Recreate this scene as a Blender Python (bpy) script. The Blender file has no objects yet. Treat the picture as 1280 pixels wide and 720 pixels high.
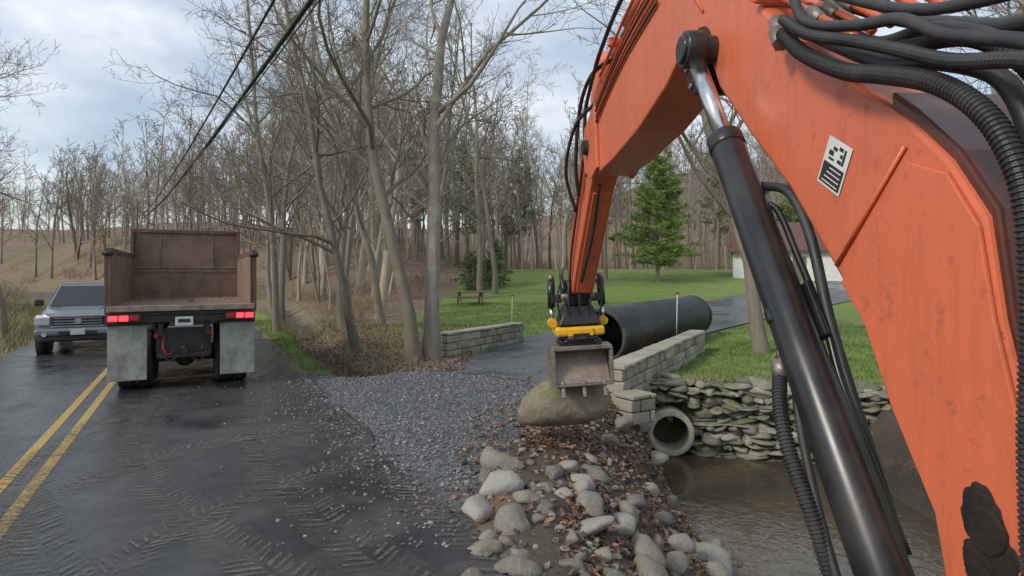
import bpy, math, random
import numpy as np
from mathutils import Vector, Matrix
random.seed(7); R=np.random.default_rng(11)
scene=bpy.context.scene
# ------------------------------------------------------------------ node helpers
class NT:
    def __init__(s,name):
        s.m=bpy.data.materials.new(name); s.m.use_nodes=True
        s.t=s.m.node_tree; s.n=s.t.nodes; s.l=s.t.links
        s.b=s.n['Principled BSDF']; s.out=s.n['Material Output']
        s.tc=s.n.new('ShaderNodeTexCoord'); s.co=s.tc.outputs['Object']
    def link(s,a,b): s.l.new(a,b)
    def noise(s,scale,detail=4,rough=.6,co=None,dist=0):
        n=s.n.new('ShaderNodeTexNoise'); n.inputs['Scale'].default_value=scale
        n.inputs['Detail'].default_value=detail; n.inputs['Roughness'].default_value=rough
        n.inputs['Distortion'].default_value=dist
        s.link(co or s.co,n.inputs['Vector']); return n.outputs['Fac']
    def voro(s,scale,out='Color',feat='F1'):
        n=s.n.new('ShaderNodeTexVoronoi'); n.feature=feat; n.inputs['Scale'].default_value=scale
        s.link(s.co,n.inputs['Vector']); return n.outputs[out]
    def ramp(s,f,stops):
        r=s.n.new('ShaderNodeValToRGB'); e=r.color_ramp.elements
        while len(e)<len(stops): e.new(.5)
        for i,(p,c) in enumerate(stops):
            e[i].position=p; e[i].color=tuple(c)[:3]+(1,) if hasattr(c,'__len__') else (c,c,c,1)
        s.link(f,r.inputs['Fac']); return r.outputs['Color']
    def mix(s,f,a,b,mode='MIX'):
        m=s.n.new('ShaderNodeMix'); m.data_type='RGBA'; m.blend_type=mode
        for sock,v in ((m.inputs[0],f),(m.inputs[6],a),(m.inputs[7],b)):
            if isinstance(v,(int,float)): sock.default_value=v if sock==m.inputs[0] else (v,v,v,1)
            elif isinstance(v,tuple): sock.default_value=v+(1,)
            else: s.link(v,sock)
        return m.outputs[2]
    def math(s,op,a,b=0.0):
        m=s.n.new('ShaderNodeMath'); m.operation=op
        for i,v in enumerate((a,b)):
            if isinstance(v,(int,float)): m.inputs[i].default_value=v
            else: s.link(v,m.inputs[i])
        return m.outputs[0]
    def attr(s,name,out='Color'):
        a=s.n.new('ShaderNodeAttribute'); a.attribute_name=name; return a.outputs[out]
    def base(s,c):
        if isinstance(c,tuple): s.b.inputs['Base Color'].default_value=c+(1,)
        else: s.link(c,s.b.inputs['Base Color'])
    def rough(s,r):
        if isinstance(r,(int,float)): s.b.inputs['Roughness'].default_value=r
        else: s.link(r,s.b.inputs['Roughness'])
    def bump(s,h,strength=.5,dist=.02):
        b=s.n.new('ShaderNodeBump'); b.inputs['Strength'].default_value=strength; b.inputs['Distance'].default_value=dist
        s.link(h,b.inputs['Height']); s.link(b.outputs[0],s.b.inputs['Normal'])

def simple(name,c,rough=.6,metal=0,dirt=None,dscale=6,damt=.5,bump=0,bscale=60):
    n=NT(name)
    f=n.noise(dscale,3,.65)
    d=dirt or tuple(x*.45 for x in c)
    m2=n.math('MULTIPLY',n.ramp(f,[(.42,0.0),(.7,1.0)]),damt)
    fine=n.noise(dscale*9,1)
    col=n.mix(m2,c,d)
    col=n.mix(n.math('MULTIPLY',fine,.35),col,tuple(x*.6 for x in c))
    n.base(col)
    n.rough(n.math('ADD',n.math('MULTIPLY',f,.35),rough-.17))
    n.b.inputs['Metallic'].default_value=metal
    if bump: n.bump(n.noise(bscale,3),bump,.01)
    return n.m

M={}
n=NT('orange_paint')
f=n.noise(2.2,4,.7); g=n.noise(14,5,.75)
mp=n.n.new('ShaderNodeMapping'); mp.inputs['Scale'].default_value=(6,6,.8); n.link(n.co,mp.inputs[0]); streak=n.noise(3,4,.7,mp.outputs[0])
c=n.mix(n.math('MULTIPLY',n.ramp(f,[(.35,0.0),(.75,1.0)]),.5),(.66,.155,.07),(.47,.11,.058))
c=n.mix(n.math('MULTIPLY',n.ramp(streak,[(.5,0.0),(.78,1.0)]),.4),c,(.25,.085,.05))
c=n.mix(n.math('MULTIPLY',n.ramp(g,[(.57,0.0),(.70,1.0)]),.5),c,(.22,.08,.05))
c=n.mix(n.math('MULTIPLY',n.ramp(n.noise(55,4,.8),[(.66,0.0),(.69,1.0)]),.7),c,(.12,.07,.06))
n.base(c); n.rough(n.math('ADD',n.math('MULTIPLY',g,.45),.14)); n.bump(g,.13,.012); M['orange']=n.m
M['orange_dk']=simple('dark_orange',(.13,.034,.018),.3,0,(.035,.016,.011),3,.9)
M['pipe_or']=simple('orange_pipe_paint',(.62,.13,.05),.35,0,(.2,.06,.03),20,.6)
M['black']=simple('black_gloss_paint',(.014,.015,.017),.3,0,(.06,.05,.045),5,.5)
M['rubber']=simple('black_rubber',(.022,.023,.025),.55,0,(.08,.075,.07),8,.5)
M['chrome']=simple('chrome_rod',(.62,.64,.67),.22,1,(.4,.4,.4),8,.3)
M['steel']=simple('worn_steel',(.30,.27,.24),.5,.6,(.16,.10,.07),7,.9,.3)
M['grease']=simple('grease',(.012,.010,.009),.8,0,(.045,.02,.013),10,.6,.5)
M['yellow']=simple('yellow_paint',(.85,.46,.02),.4,0,(.25,.15,.03),9,.5)
M['white']=simple('white_decal',(.7,.7,.68),.5)
M['decal_k']=simple('black_decal',(.03,.02,.02),.5)
M['bedrust']=simple('rusted_bed_steel',(.25,.165,.115),.65,.1,(.14,.095,.07),2.2,.9,.3,20)
M['bedout']=simple('brown_bed_paint',(.12,.055,.04),.5,0,(.13,.10,.085),4,.8)
M['sill']=simple('scraped_steel',(.32,.26,.21),.5,.3,(.14,.09,.07),5,.8)
M['flap']=simple('dusty_mudflap',(.34,.35,.32),.8,0,(.15,.14,.12),3,.9,.2)
M['chassis']=simple('dirty_chassis',(.025,.024,.023),.7,0,(.07,.06,.05),5,.7)
M['tire']=simple('tire_rubber',(.022,.022,.022),.85,0,(.09,.08,.07),6,.7,.4)
M['rim']=simple('wheel_rim',(.4,.4,.4),.4,.6)
M['silver']=simple('grey_blue_car_paint',(.23,.26,.30),.25,.35,(.18,.185,.19),5,.5)
M['glass']=simple('dark_glass',(.03,.04,.045),.12,0,(.05,.06,.06),3,.3)
M['darkplastic']=simple('dark_plastic',(.03,.03,.032),.5)
M['lamp']=simple('headlight_glass',(.62,.64,.67),.15)
M['corr']=simple('black_corrugated_plastic',(.022,.024,.026),.42,0,(.10,.095,.085),2.5,.6)
M['concrete']=simple('old_concrete',(.50,.47,.36),.85,0,(.27,.26,.18),5,.8,.4)
M['siding']=simple('white_siding',(.72,.72,.68),.7,0,(.5,.49,.44),3,.5)
M['roof']=simple('brown_shingles',(.14,.07,.055),.85,0,(.08,.05,.04),6,.7,.4)
M['wood']=simple('weathered_wood',(.17,.14,.11),.85,0,(.08,.06,.05),8,.7,.4)
M['cable']=simple('black_cable',(.02,.02,.02),.6)
M['redref']=simple('red_reflector',(.6,.03,.02),.4)
def emis(name,c,s):
    n=NT(name); n.base(c); n.b.inputs['Emission Color'].default_value=c+(1,); n.b.inputs['Emission Strength'].default_value=s; return n.m
M['tail']=emis('lit_tail_lamp',(1,.03,.04),3.5)
M['taild']=simple('red_lens',(.45,.02,.02),.3)
def bark(name,a,b,lich,full=True):
    n=NT(name)
    oi=n.n.new('ShaderNodeObjectInfo')
    if full:
        mp=n.n.new('ShaderNodeMapping'); mp.inputs['Scale'].default_value=(1,1,.18); n.link(n.co,mp.inputs[0])
        f=n.noise(9,3,.7,mp.outputs[0]); g=n.noise(1.6,3,.7)
        c=n.mix(f,a,b); c=n.mix(n.math('MULTIPLY',n.ramp(g,[(.5,0.0),(.68,1.0)]),.6),c,lich); n.bump(f,.8,.035)
        c=n.mix(n.math('MULTIPLY',oi.outputs['Random'],.5),c,(a[0]*.75,a[1]*.72,a[2]*.68))
    else:
        c=n.mix(oi.outputs['Random'],a,b)
    n.base(c); n.rough(.9); n.b.inputs['Specular IOR Level'].default_value=.2; return n.m
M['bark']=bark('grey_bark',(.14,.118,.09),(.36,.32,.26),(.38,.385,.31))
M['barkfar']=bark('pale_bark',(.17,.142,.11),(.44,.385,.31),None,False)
M['barkdist']=bark('distant_bark_haze',(.20,.17,.14),(.37,.32,.275),None,False)  # lighter, greyer bark colour stands in for distance haze
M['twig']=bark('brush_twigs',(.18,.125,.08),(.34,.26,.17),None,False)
def foliage(name,a,b):
    n=NT(name); f=n.noise(1.1,2)
    n.base(n.mix(n.ramp(f,[(.35,0.0),(.65,1.0)]),a,b)); n.rough(.7); return n.m
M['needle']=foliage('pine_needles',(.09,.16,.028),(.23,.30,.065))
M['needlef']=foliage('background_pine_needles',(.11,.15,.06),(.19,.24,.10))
M['grass']=foliage('grass_blades',(.075,.14,.022),(.20,.25,.06))
M['dry']=foliage('dry_grass_blades',(.14,.15,.055),(.30,.25,.13))
for i,c in enumerate([(.20,.10,.05),(.13,.07,.042),(.28,.17,.10),(.08,.05,.038)]):
    n=NT('fallen_leaf_%d'%i); n.base(c); n.rough(.7); M['leaf%d'%i]=n.m
def stone(name,stops,bs=25,moss=None,dk=.65):
    n=NT(name); a=n.attr('rnd','Fac'); c=n.ramp(a,stops)
    f=n.noise(5,4,.7); g=n.noise(bs,3,.7)
    c=n.mix(n.math('MULTIPLY',f,dk),c,n.mix(1.0,c,(.5,.45,.37),'MULTIPLY'))
    c=n.mix(n.math('MULTIPLY',n.ramp(g,[(.5,0.0),(.8,1.0)]),.4),c,(.42,.41,.38))
    if moss:
        ge=n.n.new('ShaderNodeNewGeometry'); sx=n.n.new('ShaderNodeSeparateXYZ'); n.link(ge.outputs['Normal'],sx.inputs[0])
        mk=n.math('MULTIPLY',n.ramp(sx.outputs['Z'],[(.0,0.0),(.6,1.0)]),n.ramp(n.noise(6,4),[(.40,0.0),(.58,1.0)]))
        c=n.mix(n.math('MULTIPLY',mk,.8),c,moss)
    n.base(c); n.rough(.85); n.bump(g,.7,.025); return n.m
M['riprap']=stone('riprap_stone',[(0,(.13,.12,.105)),(.35,(.22,.205,.175)),(.7,(.29,.265,.22)),(1,(.37,.36,.34))])
M['drystone']=stone('dry_stack_stone',[(0,(.12,.115,.10)),(.45,(.25,.24,.205)),(.8,(.34,.325,.27)),(1,(.42,.40,.35))],30,(.14,.155,.065),.5)
M['block']=stone('split_face_block',[(0,(.28,.26,.20)),(.5,(.36,.335,.265)),(1,(.46,.43,.35))],35)
n=NT('gravel_stones'); n.base(n.ramp(n.attr('rnd','Fac'),[(0,(.065,.068,.072)),(.5,(.13,.135,.14)),(.9,(.21,.21,.21)),(1,(.33,.32,.30))])); n.rough(.8); M['gravel']=n.m
M['boulder']=stone('boulder_stone',[(0,(.24,.20,.145)),(1,(.27,.23,.165))],14,(.115,.13,.045))
def asphalt(name,dry,wet,dust):
    n=NT(name)
    big=n.noise(.35,3,.55); mid=n.noise(1.6,5,.7,dist=.6); fine=n.noise(90,2)
    w=n.ramp(n.math('ADD',n.math('MULTIPLY',big,.6),n.math('MULTIPLY',mid,.4)),[(.42,0.0),(.56,1.0)])
    c=n.mix(w,wet,dry)
    c=n.mix(n.math('MULTIPLY',n.ramp(n.noise(.8,6,.75,dist=1.0),[(.48,0.0),(.66,1.0)]),.55),c,dust)
    c=n.mix(n.math('MULTIPLY',n.ramp(fine,[(.55,0.0),(.75,1.0)]),.35),c,(.14,.14,.14))
    n.base(c)
    n.rough(n.math('ADD',n.math('MULTIPLY',w,.30),n.math('MULTIPLY',mid,.28)))
    n.b.inputs['Specular IOR Level'].default_value=.4
    n.bump(fine,.4,.006); return n.m
M['asphalt']=asphalt('wet_asphalt',(.040,.041,.043),(.018,.019,.021),(.105,.10,.092))
M['drive']=asphalt('driveway_asphalt',(.085,.09,.10),(.055,.06,.067),(.15,.15,.15))
n=NT('road_paint_yellow'); g=n.noise(45,5,.8); c=n.mix(n.ramp(g,[(.43,0.0),(.60,.85)]),(.52,.34,.07),(.13,.105,.06)); n.base(c); n.rough(.6); M['ypaint']=n.m
n=NT('mud_tracks'); g=n.noise(1.7,5,.75); h=n.noise(26,3,.7)
n.base(n.mix(h,(.085,.08,.07),(.175,.165,.148))); n.rough(.85)
tr=n.n.new('ShaderNodeBsdfTransparent'); mx=n.n.new('ShaderNodeMixShader')
mk=n.math('MULTIPLY',n.ramp(g,[(.33,0.0),(.58,.9)]),n.ramp(h,[(.3,.3),(.6,1.0)]))
n.link(mk,mx.inputs[0]); n.link(tr.outputs[0],mx.inputs[1]); n.link(n.b.outputs[0],mx.inputs[2]); n.link(mx.outputs[0],n.out.inputs[0]); M['mud']=n.m
n=NT('creek_water'); n.base((.08,.062,.04)); n.rough(.06); n.b.inputs['IOR'].default_value=1.33
n.bump(n.noise(5,3,.6,dist=.8),.35,.05); n.b.inputs['Specular IOR Level'].default_value=.8; M['water']=n.m
# ground
n=NT('ground')
z=n.attr('zone'); sp=n.n.new('ShaderNodeSeparateColor'); n.link(z,sp.inputs[0])
gz=n.attr('gravelz','Fac')
nb=n.noise(1.3,4,.7); nf=n.noise(22,3,.75)
lv=n.voro(16)
sl=n.n.new('ShaderNodeSeparateColor'); n.link(lv,sl.inputs[0])
litter=n.ramp(sl.outputs[0],[(0,(.10,.065,.045)),(.35,(.22,.145,.09)),(.6,(.16,.10,.06)),(.85,(.31,.215,.13)),(1,(.25,.21,.15))])
litter=n.mix(n.ramp(nb,[(.4,0.0),(.7,.6)]),litter,(.14,.11,.075))
litter=n.mix(n.ramp(n.noise(.09,2),[(.45,0.0),(.65,.5)]),litter,(.14,.14,.07))
lawn=n.mix(n.ramp(nb,[(.35,0.0),(.65,1.0)]),(.12,.20,.032),(.19,.265,.055))
lawn=n.mix(n.math('MULTIPLY',nf,.5),lawn,(.08,.12,.025))
lawn=n.mix(n.ramp(n.noise(.5,3),[(.5,0.0),(.7,.5)]),lawn,(.22,.22,.08))
dirt=n.mix(nf,(.035,.028,.022),(.12,.095,.07))
dry=n.mix(nf,(.13,.12,.055),(.27,.23,.125)); dry=n.mix(n.ramp(nb,[(.45,0.0),(.6,.8)]),dry,(.12,.15,.045))
grav=n.ramp(sl.outputs[1],[(0,(.05,.052,.055)),(.6,(.09,.094,.10)),(1,(.14,.14,.14))])
def m_(s): 
    a=n.math('ADD',s,n.math('MULTIPLY',n.math('SUBTRACT',nb,.5),.8)); return n.ramp(a,[(.4,0.0),(.6,1.0)])
c=n.mix(m_(sp.outputs[2]),litter,dry); c=n.mix(m_(sp.outputs[0]),c,lawn); c=n.mix(m_(sp.outputs[1]),c,dirt); c=n.mix(m_(gz),c,grav)
n.base(c); n.rough(.9); n.bump(nf,.8,.03); M['ground']=n.m

# ------------------------------------------------------------------ mesh helpers
def empty(name,loc=(0,0,0),rotz=0):
    o=bpy.data.objects.new(name,None); scene.collection.objects.link(o); o.location=loc; o.rotation_euler=(0,0,rotz); o.empty_display_size=.2; return o
def mob(name,V,F,mat,parent=None,smooth=False,bevel=0,rnd=None,seg=2):
    me=bpy.data.meshes.new(name); me.from_pydata([tuple(map(float,v)) for v in V],[],[tuple(int(i) for i in f) for f in F]); 
    mats=mat if isinstance(mat,list) else [mat]
    for m in mats: me.materials.append(m)
    if rnd is not None:
        a=me.attributes.new('rnd','FLOAT','POINT'); a.data.foreach_set('value',np.asarray(rnd,dtype=np.float32))
    if smooth: me.polygons.foreach_set('use_smooth',[True]*len(me.polygons))
    me.update(); o=bpy.data.objects.new(name,me); scene.collection.objects.link(o)
    if parent: o.parent=parent
    if bevel:
        b=o.modifiers.new('b','BEVEL'); b.width=bevel; b.segments=seg; b.limit_method='ANGLE'; b.angle_limit=.6
    return o
BF=[(0,3,2,1),(4,5,6,7),(0,1,5,4),(1,2,6,5),(2,3,7,6),(3,0,4,7)]
def box(name,parent,c,s,mat,rot=(0,0,0),bevel=.01):
    hx,hy,hz=[v/2 for v in s]
    V=[(-hx,-hy,-hz),(hx,-hy,-hz),(hx,hy,-hz),(-hx,hy,-hz),(-hx,-hy,hz),(hx,-hy,hz),(hx,hy,hz),(-hx,hy,hz)]
    o=mob(name,V,BF,mat,parent,bevel=min(bevel,min(s)*.3)); o.location=c; o.rotation_euler=rot; return o
def hexa(name,parent,bot,top,mat,bevel=.02):
    return mob(name,list(bot)+list(top),BF,mat,parent,bevel=bevel)
def prism(name,parent,out,x0,x1,mat,bevel=.012):
    a=sum(out[i][0]*out[(i+1)%len(out)][1]-out[(i+1)%len(out)][0]*out[i][1] for i in range(len(out)))
    if a<0: out=out[::-1]
    k=len(out); V=[(x0,y,z) for y,z in out]+[(x1,y,z) for y,z in out]
    F=[tuple(range(k))[::-1],tuple(range(k,2*k))]+[(i,(i+1)%k,k+(i+1)%k,k+i) for i in range(k)]
    return mob(name,V,F,mat,parent,bevel=bevel)
def tube_geo(P,r,n=8,caps=True):
    P=np.asarray(P,float); k=len(P); r=np.broadcast_to(r,(k,))
    T=np.gradient(P,axis=0); T/=np.linalg.norm(T,axis=1)[:,None]+1e-9
    u=np.cross(T[0],(0,0,1) if abs(T[0][2])<.9 else (1,0,0)); u/=np.linalg.norm(u)
    an=np.arange(n)*2*math.pi/n; ca=np.cos(an)[:,None]; sa=np.sin(an)[:,None]
    V=np.empty((k*n,3))
    for i in range(k):
        u=u-T[i]*np.dot(u,T[i]); u/=np.linalg.norm(u)+1e-9; w=np.cross(T[i],u)
        V[i*n:(i+1)*n]=P[i]+r[i]*(ca*u+sa*w)
    F=[]
    for i in range(k-1):
        for j in range(n):
            a=i*n+j;b=i*n+(j+1)%n; F.append((a,b,b+n,a+n))
    if caps: F.append(tuple(range(n))[::-1]); F.append(tuple(range((k-1)*n,k*n)))
    return V,F
def cyl(name,parent,p0,p1,r,mat,r1=None,n=24,bevel=0):
    V,F=tube_geo([p0,p1],[r,r if r1 is None else r1],n)
    o=mob(name,V,F,mat,parent,smooth=False,bevel=bevel)
    for p in o.data.polygons: p.use_smooth=len(p.vertices)==4
    return o
def smooth_path(pts,m=8):
    P=np.asarray(pts,float); P=np.vstack([2*P[0]-P[1],P,2*P[-1]-P[-2]]); out=[]
    for i in range(1,len(P)-2):
        for t in np.arange(m)/m:
            out.append(.5*((2*P[i])+(-P[i-1]+P[i+1])*t+(2*P[i-1]-5*P[i]+4*P[i+1]-P[i+2])*t*t+(-P[i-1]+3*P[i]-3*P[i+1]+P[i+2])*t**3))
    out.append(P[-2]); return np.array(out)
def hose(name,parent,pts,r,mat,n=12,ribs=0):
    P=smooth_path(pts,10)
    rr=r
    if ribs:
        d=np.r_[0,np.cumsum(np.linalg.norm(np.diff(P,axis=0),axis=1))]
        k=int(d[-1]/ribs*4); s=np.linspace(0,d[-1],k); P=np.stack([np.interp(s,d,P[:,i]) for i in range(3)],1)
        rr=r*np.where(np.arange(k)%4<2,1.0,.84)
    V,F=tube_geo(P,rr,n); return mob(name,V,F,mat,parent,smooth=not ribs)
def ico(sub):
    import bmesh
    bm=bmesh.new(); bmesh.ops.create_icosphere(bm,subdivisions=sub,radius=1)
    V=np.array([v.co[:] for v in bm.verts]); F=[tuple(v.index for v in f.verts) for f in bm.faces]; bm.free(); return V,F
ICO={s:ico(s) for s in (1,2,3,4)}
def rotm(r):
    a,b,c=r; return np.array(Matrix.Rotation(a,3,'X')@Matrix.Rotation(b,3,'Y')@Matrix.Rotation(c,3,'Z'))
def rock(size,sub=3,p=13,k=8,rng=R,rot=True,rough=.035):
    V,F=ICO[sub]
    N=rng.normal(size=(k,3)); N/=np.linalg.norm(N,axis=1)[:,None]; N=np.vstack([N,-N+rng.normal(0,.3,(k,3))]); N/=np.linalg.norm(N,axis=1)[:,None]
    D=rng.uniform(.66,1.05,len(N)); q=np.maximum(V@N.T,0)/D
    r=np.minimum((q**p).sum(1)**(-1/p),1.25)
    ph=rng.uniform(0,6,6)
    r=r*(1+rough*(np.sin(V[:,0]*7+ph[0])*np.sin(V[:,1]*6+ph[1])+np.sin(V[:,2]*11+ph[2])*np.sin(V[:,0]*13+ph[3])*.6))
    W=V*r[:,None]*np.asarray(size)
    if rot: W=W@rotm((rng.uniform(-.4,.4),rng.uniform(-.4,.4),rng.uniform(0,6.28))).T
    return W,F
def merge(name,parts,mat,parent=None,smooth=False,bevel=0):
    VV=[];FF=[];rr=[];o=0
    for V,F,r in parts:
        VV.append(V); FF+= [tuple(i+o for i in f) for f in F]; rr.append(np.full(len(V),r)); o+=len(V)
    return mob(name,np.vstack(VV),FF,mat,parent,smooth,bevel,np.concatenate(rr))

# ------------------------------------------------------------------ terrain
DX,DY=-.465,.885; NX,NY=.885,.465
def road_st(x,y):
    s=x*DX+y*DY; t=x*NX+y*NY; t=t+np.maximum(s-26,0)**2*.006; return s,t
def ss(a,b,x): 
    k=np.clip((x-a)/(b-a),0,1); return k*k*(3-2*k)
def bumps(x,y):
    return (np.sin(x*1.3+.5*y)*np.sin(y*1.1-.4*x)+.5*np.sin(x*2.9+1)*np.sin(y*3.3+2)+.25*np.sin(x*6.1+y*2)*np.sin(y*7.3-x))*.5
DL=np.array([(-1.6,12.9),(-1.0,15.2),(0.0,18),(1.6,21.5),(4.7,26),(10,33),(18,40.5),(38,55)]); DRr=np.array([(1.0,11.0),(2.3,13.2),(3.6,15.3),(5.2,18),(8.2,22.5),(13.5,29),(21.5,36),(41,50)])
def pip(x,y,poly):
    x=np.asarray(x,float);y=np.asarray(y,float); ins=np.zeros(np.broadcast(x,y).shape,bool); k=len(poly)
    for i in range(k):
        x0,y0=poly[i];x1,y1=poly[(i+1)%k]
        if y0==y1: continue
        cnd=((y0>y)!=(y1>y))&(x<(x1-x0)*(y-y0)/(y1-y0)+x0); ins^=cnd
    return ins
DPOLY=np.vstack([DL,DRr[::-1]])
DC=(DL+DRr)/2
def dist_path(x,y,P):
    x=np.asarray(x,float);y=np.asarray(y,float);d=np.full(np.broadcast(x,y).shape,1e9)
    for i in range(len(P)-1):
        a=P[i];b=P[i+1];ab=b-a;t=np.clip(((x-a[0])*ab[0]+(y-a[1])*ab[1])/(ab@ab),0,1)
        d=np.minimum(d,np.hypot(x-a[0]-t*ab[0],y-a[1]-t*ab[1]))
    return d
DITCH=np.array([(-3.3,12.8),(-4.1,14.3),(-5.9,18),(-8.8,25),(-13,34)])
def chan(x,y):
    a=np.interp(y,[5,8,9.6],[.35,.75,1.75]); b=np.interp(y,[5,8,10],[2.3,2.5,2.5])
    k=np.clip((x-a)/(b-a),0,1); left=k*(.6+.4*k)
    right=1-ss(5.3,6.6,x)
    yw=11.45-.29*(x-2.4)
    return left*right*(1-ss(-.06,.06,y-yw))
def H(x,y):
    x=np.asarray(x,float);y=np.asarray(y,float)
    s,t=road_st(x,y)
    h=ss(25,60,y)*2.3+ss(60,200,y)*(10+23*ss(-20,70,x))+ss(45,90,y)*2*np.sin(x*.07+1)*np.sin(y*.05)
    h=h+ss(26,75,y)*3.2*(1-ss(-12,-4,x))
    off=np.maximum(t-2.0,-4.3-t)
    flat=ss(0,.5,off)
    h=h*ss(0,14,off)
    h=h+np.where(t<-4.3,ss(.6,7,-4.3-t)*1.15+ss(7,40,-4.3-t)*3,0)
    rough=ss(.2,2.5,off)*(1-ss(.0,1,pip(x,y,DPOLY)*1.0))
    dd=dist_path(x,y,DC); drm=ss(2.2,3.5,dd)
    h=h+bumps(x,y)*.06*rough*drm
    h=h-.035*(1-flat)
    h=h-.38*(1-ss(.15,.95,dist_path(x,y,DITCH)))*ss(.2,1,off)
    c=chan(x,y); h=h*(1-c)+c*(-1.38+.08*bumps(x*2,y*2))+(c*(1-c))*4*.1*bumps(x*3,y*3)
    return h
def axis(lo,fl,fh,hi,st,g):
    a=list(np.arange(fl,fh+1e-6,st)); d=st
    while a[-1]<hi: d*=g; a.append(a[-1]+d)
    d=st
    while a[0]>lo: d*=g; a.insert(0,a[0]-d)
    return np.array(a)
xs=axis(-330,-9,8,330,.12,1.05); ys=axis(-40,3.2,17,520,.12,1.05)
X,Y=np.meshgrid(xs,ys); Z=H(X,Y)
V=np.stack([X.ravel(),Y.ravel(),Z.ravel()],1); nx,ny=len(xs),len(ys)
idx=np.arange(nx*ny).reshape(ny,nx); F=np.stack([idx[:-1,:-1],idx[:-1,1:],idx[1:,1:],idx[1:,:-1]],-1).reshape(-1,4)
g=mob('ground',V,F,M['ground'],smooth=True)
APR=[(-5.2,12.3),(-4.2,12.6),(-3.2,12.4),(-1.4,13.2),(-.2,13.6),(1.2,12.6),(1.5,11),(1.3,9.6),(.7,8.7),(.15,8.0),(-.1,7.0),(-.3,6.0),(-.45,4.6),(-2,4.2),(-6,10)]
s_,t_=road_st(X,Y)
lawnz=((X>-4.6+.08*np.maximum(Y-30,0))&(Y>15.5)&(Y<56+.25*X)&(X<60)&~((X<1)&(Y<19.5)&(X<-1.2))).astype(float)
lawnz=np.maximum(lawnz,((X>3.2)&(Y>11)&(Y<40)).astype(float)); lawnz=np.maximum(lawnz,(X>6).astype(float)*(Y<40))
lawnz*=(t_>2.3)
strip=((t_>2.1)&(t_<3.4)&(s_>12.8)&(s_<40)).astype(float); lawnz=np.maximum(lawnz,strip*.62)
c_=chan(X,Y); dirtz=np.clip((c_>.03)*.62+(c_>.75)*.5,0,1); dirtz=np.maximum(dirtz,(dist_path(X,Y,DITCH)<.45)*.9)
dirtz=np.maximum(dirtz,pip(X,Y,[(-.2,8.0),(.2,9.3),(1.4,9.9),(2,8.5),(1.4,6),(.3,4),(-.1,4),(.1,6)])*.75)
lawnz=lawnz*(c_<.03)
dryz=(t_<-4.2)*.8; dryz=np.maximum(dryz,((t_>2)&(t_<6)&(s_>13))*.45)
col=np.stack([lawnz.ravel(),dirtz.ravel(),np.asarray(dryz,float).ravel(),np.ones(nx*ny)],1).astype(np.float32)
a=g.data.attributes.new('zone','FLOAT_COLOR','POINT'); a.data.foreach_set('color',col.ravel())
a=g.data.attributes.new('gravelz','FLOAT','POINT'); a.data.foreach_set('value',(pip(X,Y,APR).ravel()*1.0).astype(np.float32))

def rp(s,t):
    t=t-max(s-26,0)**2*.006; return (s*DX+t*NX, s*DY+t*NY)
def strip_road(name,t0,t1,z,mat,s0=-30,s1=95,nt=1,jag=0):
    S=np.arange(s0,s1,.35 if jag else 1.5); V=[];F=[]
    for i,s in enumerate(S):
        for j in range(nt+1):
            t=t0+(t1-t0)*j/nt
            if jag and j==nt: t+=jag*(math.sin(s*1.7)+.6*math.sin(s*4.1+1)+.4*random.uniform(-1,1))
            x,y=rp(s,t); V.append((x,y,z))
    for i in range(len(S)-1):
        for j in range(nt):
            a=i*(nt+1)+j; F.append((a,a+1,a+nt+2,a+nt+1))
    return mob(name,V,F,mat)
strip_road('road',-4.25,1.95,.0,M['asphalt'],jag=.07)
strip_road('road_centre_line',-1.75,-1.64,.005,M['ypaint'])
strip_road('road_centre_line',-1.47,-1.36,.005,M['ypaint'])
V=[];F=[];A=smooth_path(np.c_[DL,DL[:,0]*0],10);B=smooth_path(np.c_[DRr,DRr[:,0]*0],10)
for i in range(len(A)):
    for j in range(9):
        p=A[i]+(B[i]-A[i])*j/8; V.append((p[0],p[1],float(H(p[0],p[1]))+(.012 if p[1]<20 else .05)))
for i in range(len(A)-1):
    for j in range(8): a=i*9+j; F.append((a,a+1,a+10,a+9))
mob('driveway',V,F,M['drive'],smooth=True)
# tyre tracks
V=[];F=[]
def quad(a,b,c,d):
    k=len(V); V.extend([a,b,c,d]); F.append((k,k+1,k+2,k+3))
def track(pts,w,zo,gap=.095):
    P=smooth_path([(x,y,0) for x,y in pts],20); d=np.r_[0,np.cumsum(np.linalg.norm(np.diff(P,axis=0),axis=1))]
    S=np.arange(0,d[-1],gap); Q=np.stack([np.interp(S,d,P[:,i]) for i in range(3)],1); T=np.gradient(Q,axis=0); T/=np.linalg.norm(T,axis=1)[:,None]
    z=np.array([0,0,zo])
    for i,(q,t) in enumerate(zip(Q,T)):
        nn=np.array([-t[1],t[0],0]); 
        for sd in(-1,1):
            if random.random()<.1: continue
            a=q+nn*sd*random.uniform(.01,.03); b=q+nn*sd*w/2*random.uniform(.8,1.12)-t*random.uniform(.08,.13); th=t*.045*random.uniform(.6,1.3)
            quad(tuple(a+z),tuple(b+z),tuple(b+th*.7+z),tuple(a+th+z))
    z2=np.array([0,0,zo-.0007])
    for i in range(0,len(Q)-1,2):
        j=min(i+2,len(Q)-1); n0=np.array([-T[i][1],T[i][0],0])*w*.62; n1=np.array([-T[j][1],T[j][0],0])*w*.62
        FV.append([tuple(Q[i]-n0+z2),tuple(Q[i]+n0+z2),tuple(Q[j]+n1+z2),tuple(Q[j]-n1+z2)])
FV=[]
track([(-6.5,11.5),(-5.5,9.3),(-4.6,7.4),(-3.6,6.0),(-2.6,5.0),(-1.4,4.0),(0,3.2)],.42,.004)
track([(-4.3,10.4),(-3.7,8.7),(-2.9,7.0),(-2.1,5.8),(-1.2,4.6),(-.3,3.6)],.42,.0055)
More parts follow.
